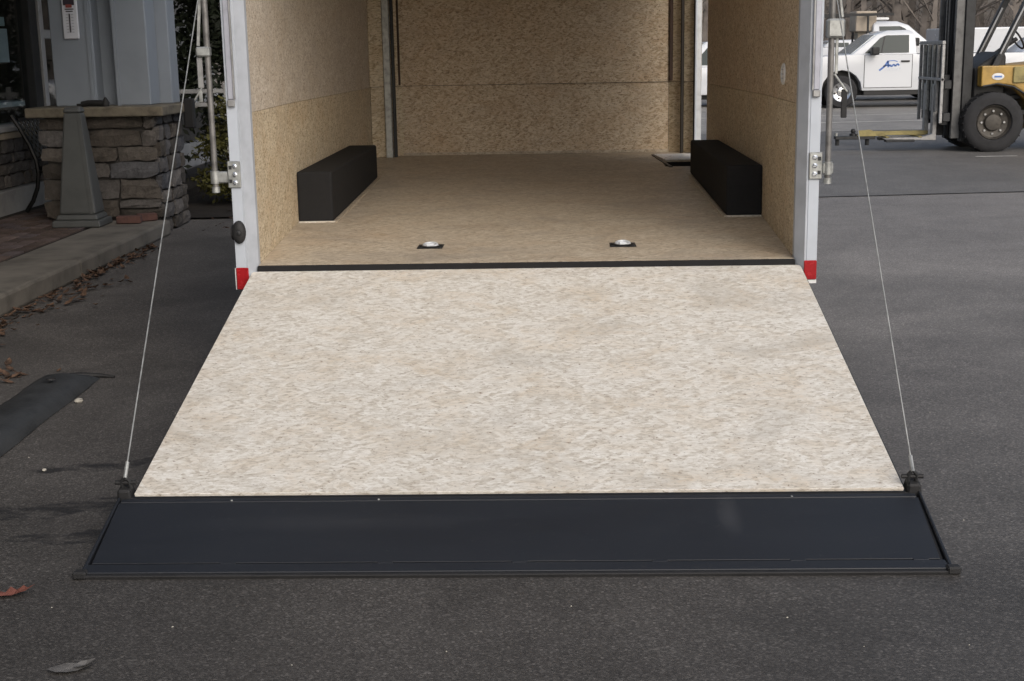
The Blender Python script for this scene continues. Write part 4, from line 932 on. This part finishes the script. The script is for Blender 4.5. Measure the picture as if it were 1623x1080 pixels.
# mast
for y, y2 in ((13.05, 13.12), (13.80, 13.87)):
    obj('outer_mast', MB().box(5.775, 5.905, y-.03, y2+.03, .14, 2.35), 'dark_steel', fk, .006)
    obj('inner_mast', MB().box(5.655, 5.773, y, y2, .18, 2.5), 'mast_grey', fk, .006)
    obj('tilt_cylinder', MB().tube([(5.9, y+.04, .62), (6.6, y+.04, .75)], .04, 8), 'dark_steel', fk)
for z in (.30, 1.0, 2.2): obj('cross_member', MB().box(5.80, 5.86, 13.15, 13.77, z, z+.12), 'dark_steel', fk, .005)
obj('lift_cylinder', MB().tube([(5.73, 13.46, .2), (5.73, 13.46, 2.3)], .055, 10), 'truck_black', fk, smooth=True)
for y in (13.22, 13.34, 13.58, 13.70): obj('hose', MB().tube([(5.70, y, .7), (5.69, y, 1.6), (5.71, y, 2.5)], .018, 6), 'black_rubber', fk, smooth=True)
for y in (13.40, 13.52): obj('lift_chain', MB().box(5.655, 5.667, y, y+.03, .6, 2.4), 'rod_steel', fk)
obj('mast_plate', MB().box(5.786, 5.80, 13.15, 13.77, 1.45, 2.2), 'truck_black', fk)
obj('hose_guard', MB().box(5.50, 5.515, 12.96, 13.99, .57, 1.455), 'truck_black', fk, .004)
for z in (.42, .86): obj('carriage_bar', MB().box(5.50, 5.60, 12.92, 14.02, z, z+.12), 'dark_steel', fk, .008)
for y in (13.16, 13.72): obj('carriage_side', MB().box(5.52, 5.64, y, y+.05, .36, 1.05), 'dark_steel', fk, .005)
# load backrest
obj('backrest_rail', MB().box(5.44, 5.49, 12.90, 14.05, 1.46, 1.51), 'dull_steel', fk, .005)
obj('backrest_rail', MB().box(5.44, 5.49, 12.90, 14.05, .97, 1.01), 'dull_steel', fk, .005)
for y in (12.90, 13.13, 13.36, 13.59, 13.82, 14.01): obj('backrest_bar', MB().box(5.445, 5.485, y, y+.04, .40 if y in (12.90, 14.01) else .55, 1.459), 'galvanised' if 13.3 < y < 13.9 else 'dull_steel', fk, .004)
# forks and yellow towing boom
for y in (13.20, 13.62):
    f_ = obj('fork', MB().prism([(5.50, .92), (5.44, .92), (5.44, .24), (5.30, .20), (4.78, .19), (4.78, .17), (5.50, .15)], 'y', y, y+.11), 'dull_steel', fk, .006)
    obj('fork_hook', MB().box(5.46, 5.56, y+.01, y+.10, .90, 1.0), 'galvanised', f_, .006)
bm_ = thing('towing_boom', (4.9, 13.45, .2), 'yellow hitch boom carried low on the forklift forks', 'attachment')
obj('boom_beam', MB().box(4.52, 5.44, 13.40, 13.50, .215, .275), 'yellow_worn', bm_, .006)
for y in (13.18, 13.60): obj('fork_sleeve', MB().box(4.80, 5.20, y-.01, y+.125, .135, .168), 'dark_steel', bm_, .006)
for x in (4.80, 5.25): obj('sleeve_tie', MB().box(x, x+.05, 13.19, 13.74, .192, .2145), 'yellow_worn', bm_, .004)
obj('gusset', MB().prism([(4.45, .21), (4.85, .21), (4.62, .30), (4.45, .29)], 'y', 13.37, 13.399), 'yellow_worn', bm_)
obj('hitch_plate', MB().box(4.14, 4.70, 13.38, 13.52, .165, .214), 'dark_steel', bm_, .006)
for x in (4.18, 4.60): obj('hitch_pin', MB().tube([(x, 13.45, .08), (x, 13.45, .165)], .03, 8), 'dark_steel', bm_)
obj('ball_mount', MB().lathe((4.40, 13.45, .214), (0, 0, 1), [(.05, 0), (.05, .03), (.025, .04), (.035, .06), (.03, .09), (.01, .10)], 14), 'dark_steel', bm_, smooth=True)
obj('pin_knob', MB().tube([(4.16, 13.45, .214), (4.16, 13.45, .26)], .022, 8), 'galvanised', bm_)

# ------------------------------------------------------------------ litter on the asphalt
def leaf(mb, c, r, az, curl, tilt, pts=None):
    c = Vector(c); n = 9; prof = pts or [(-1, .0), (-.6, .34), (-.15, .5), (.35, .4), (1, 0), (.35, -.38), (-.1, -.46), (-.6, -.3)]
    ca, sa = math.cos(az), math.sin(az); o = len(mb.v)
    def P(u, v):
        z = curl*r*(u*u*.5+v*v*1.6)+tilt*u*r
        return (c.x+(u*ca-v*sa)*r, c.y+(u*sa+v*ca)*r, c.z+max(0, z))
    mb.v.append(P(0, 0)); mb.v += [P(u, v) for u, v in prof]
    k = len(prof)
    for i in range(k): mb.f.append((o, o+1+i, o+1+(i+1) % k))
lt = MB()
for k in range(400):
    y = rnd.uniform(-.6, 4.6); x = -3.10+abs(rnd.gauss(0, .11))*(1.2 if y < 3 else .6)
    leaf(lt, (x, y, .004+rnd.random()*.02), rnd.uniform(.018, .045), rnd.uniform(0, 6.3), rnd.uniform(.2, .9), rnd.uniform(0, .5))
for k in range(60): leaf(lt, (rnd.uniform(-3.1, -2.2), rnd.uniform(5.3, 7.0), .03), rnd.uniform(.015, .035), rnd.uniform(0, 6.3), .5, .3)
for k in range(70): leaf(lt, (-2.62+rnd.gauss(0, .12), .2+rnd.gauss(0, .12), .004), rnd.uniform(.015, .04), rnd.uniform(0, 6.3), .5, .3)
o_ = obj('leaf_litter', lt, 'leaf_brown'); o_['kind'] = 'stuff'; o_['label'] = 'dry brown leaf litter gathered along the foot of the kerb'; o_['category'] = 'leaves'
m = MB(); leaf(m, (-1.415, -2.44, .004), .062, .15, .55, .15, [(-1, .05), (-.75, .30), (-.4, .22), (-.2, .5), (.1, .3), (.4, .42), (.6, .2), (1, .05), (.6, -.18), (.3, -.40), (0, -.28), (-.3, -.42), (-.6, -.2)])
tag(obj('fallen_leaf', m, 'leaf_red'), 'curled red-brown leaf lying on the asphalt at the left edge', 'leaf')
m = MB(); leaf(m, (-1.085, -2.915, .004), .055, .25, .25, .0); leaf(m, (-1.05, -2.905, .010), .03, .6, .6, .1)
tag(obj('fallen_leaf', m, 'leaf_grey'), 'flattened grey leaf on the asphalt near the bottom edge', 'leaf')
for (x, y, r, lb) in ((-1.975, -.275, .020, 'pale pebble lying beside the black rubber kerb block'), (-1.76, -1.27, .009, 'small grey stone in front of the black rubber kerb block')):
    m = MB().lathe((x, y, 0), (0, 0, 1), [(r*.6, 0), (r, r*.35), (r*.8, r*.8), (r*.3, r)], 9)
    p_ = obj('pebble', m, 'pebble_pale', smooth=True); tag(p_, lb, 'stone')
    for v in p_.data.vertices: v.co.x += rnd.uniform(-.15, .15)*r; v.co.y += rnd.uniform(-.15, .15)*r
gm = MB()
for k in range(160):
    y = -5.0+rnd.random()**1.3*6; x = rnd.uniform(-2.2, 2.6)
    if abs(x) < 1.32 and y > -2.35: continue
    r = rnd.uniform(.0018, .004); a_ = rnd.uniform(0, 6)
    gm.add([(x+r*math.cos(a_+q*1.57)*rnd.uniform(.7, 1.2), y+r*math.sin(a_+q*1.57)*rnd.uniform(.7, 1.2), .0005) for q in range(4)]+[(x, y, r*.9)], [(0, 1, 4), (1, 2, 4), (2, 3, 4), (3, 0, 4)])
o_ = obj('loose_grit', gm, 'pebble_pale'); o_['kind'] = 'stuff'; o_['label'] = 'tiny pale grit scattered over the dark asphalt'; o_['category'] = 'grit'
# low black rubber kerb block lying on the asphalt
rk_ = thing('rubber_kerb', (-2.15, -.9, 0), 'low black rubber kerb block running out of the left edge beside the ramp', 'kerb block')
rs = random.Random(21); kb_ = MB(); ys = [.16-.06*i for i in range(42)]
prof = [(-.155, .004), (-.135, .03), (-.085, .054), (-.01, .063), (.06, .058), (.10, .036), (.122, .004)]
n_ = len(prof)
for i, y in enumerate(ys):
    hgt = min(1, .35+i*.28); sh = -.05*math.sin((.16-y)*.9)*0+.045*(.16-y)-.02
    for (u, z) in prof: kb_.v.append((-2.135+u+sh*.55+.003*math.sin(y*7+u*20)+rs.uniform(-.002, .002), y+rs.uniform(-.006, .006), max(.003, z*hgt*(1+.06*math.sin(y*5)+rs.uniform(-.05, .05)))))
for i in range(len(ys)-1):
    for k in range(n_-1): a_ = i*n_+k; kb_.f.append((a_, a_+1, a_+n_+1, a_+n_))
kb_.f.append(tuple(range(n_)))
obj('block', kb_, 'plastic_sheet', rk_, smooth=True)
tl_ = MB().tube([(-2.20, .13, .012), (-2.12, .18, .014), (-2.03, .19, .010), (-1.96, .18, .006)], .022, 8, .006)
obj('torn_end', tl_, 'black_rubber', rk_, smooth=True)
for y in (-.15, -1.0, -1.85): obj('bolt_cup', MB().lathe((-2.16+.02, y, .076), (0, 0, 1), [(.022, 0), (.02, .006), (.008, .003)], 10), 'black_rubber', rk_)
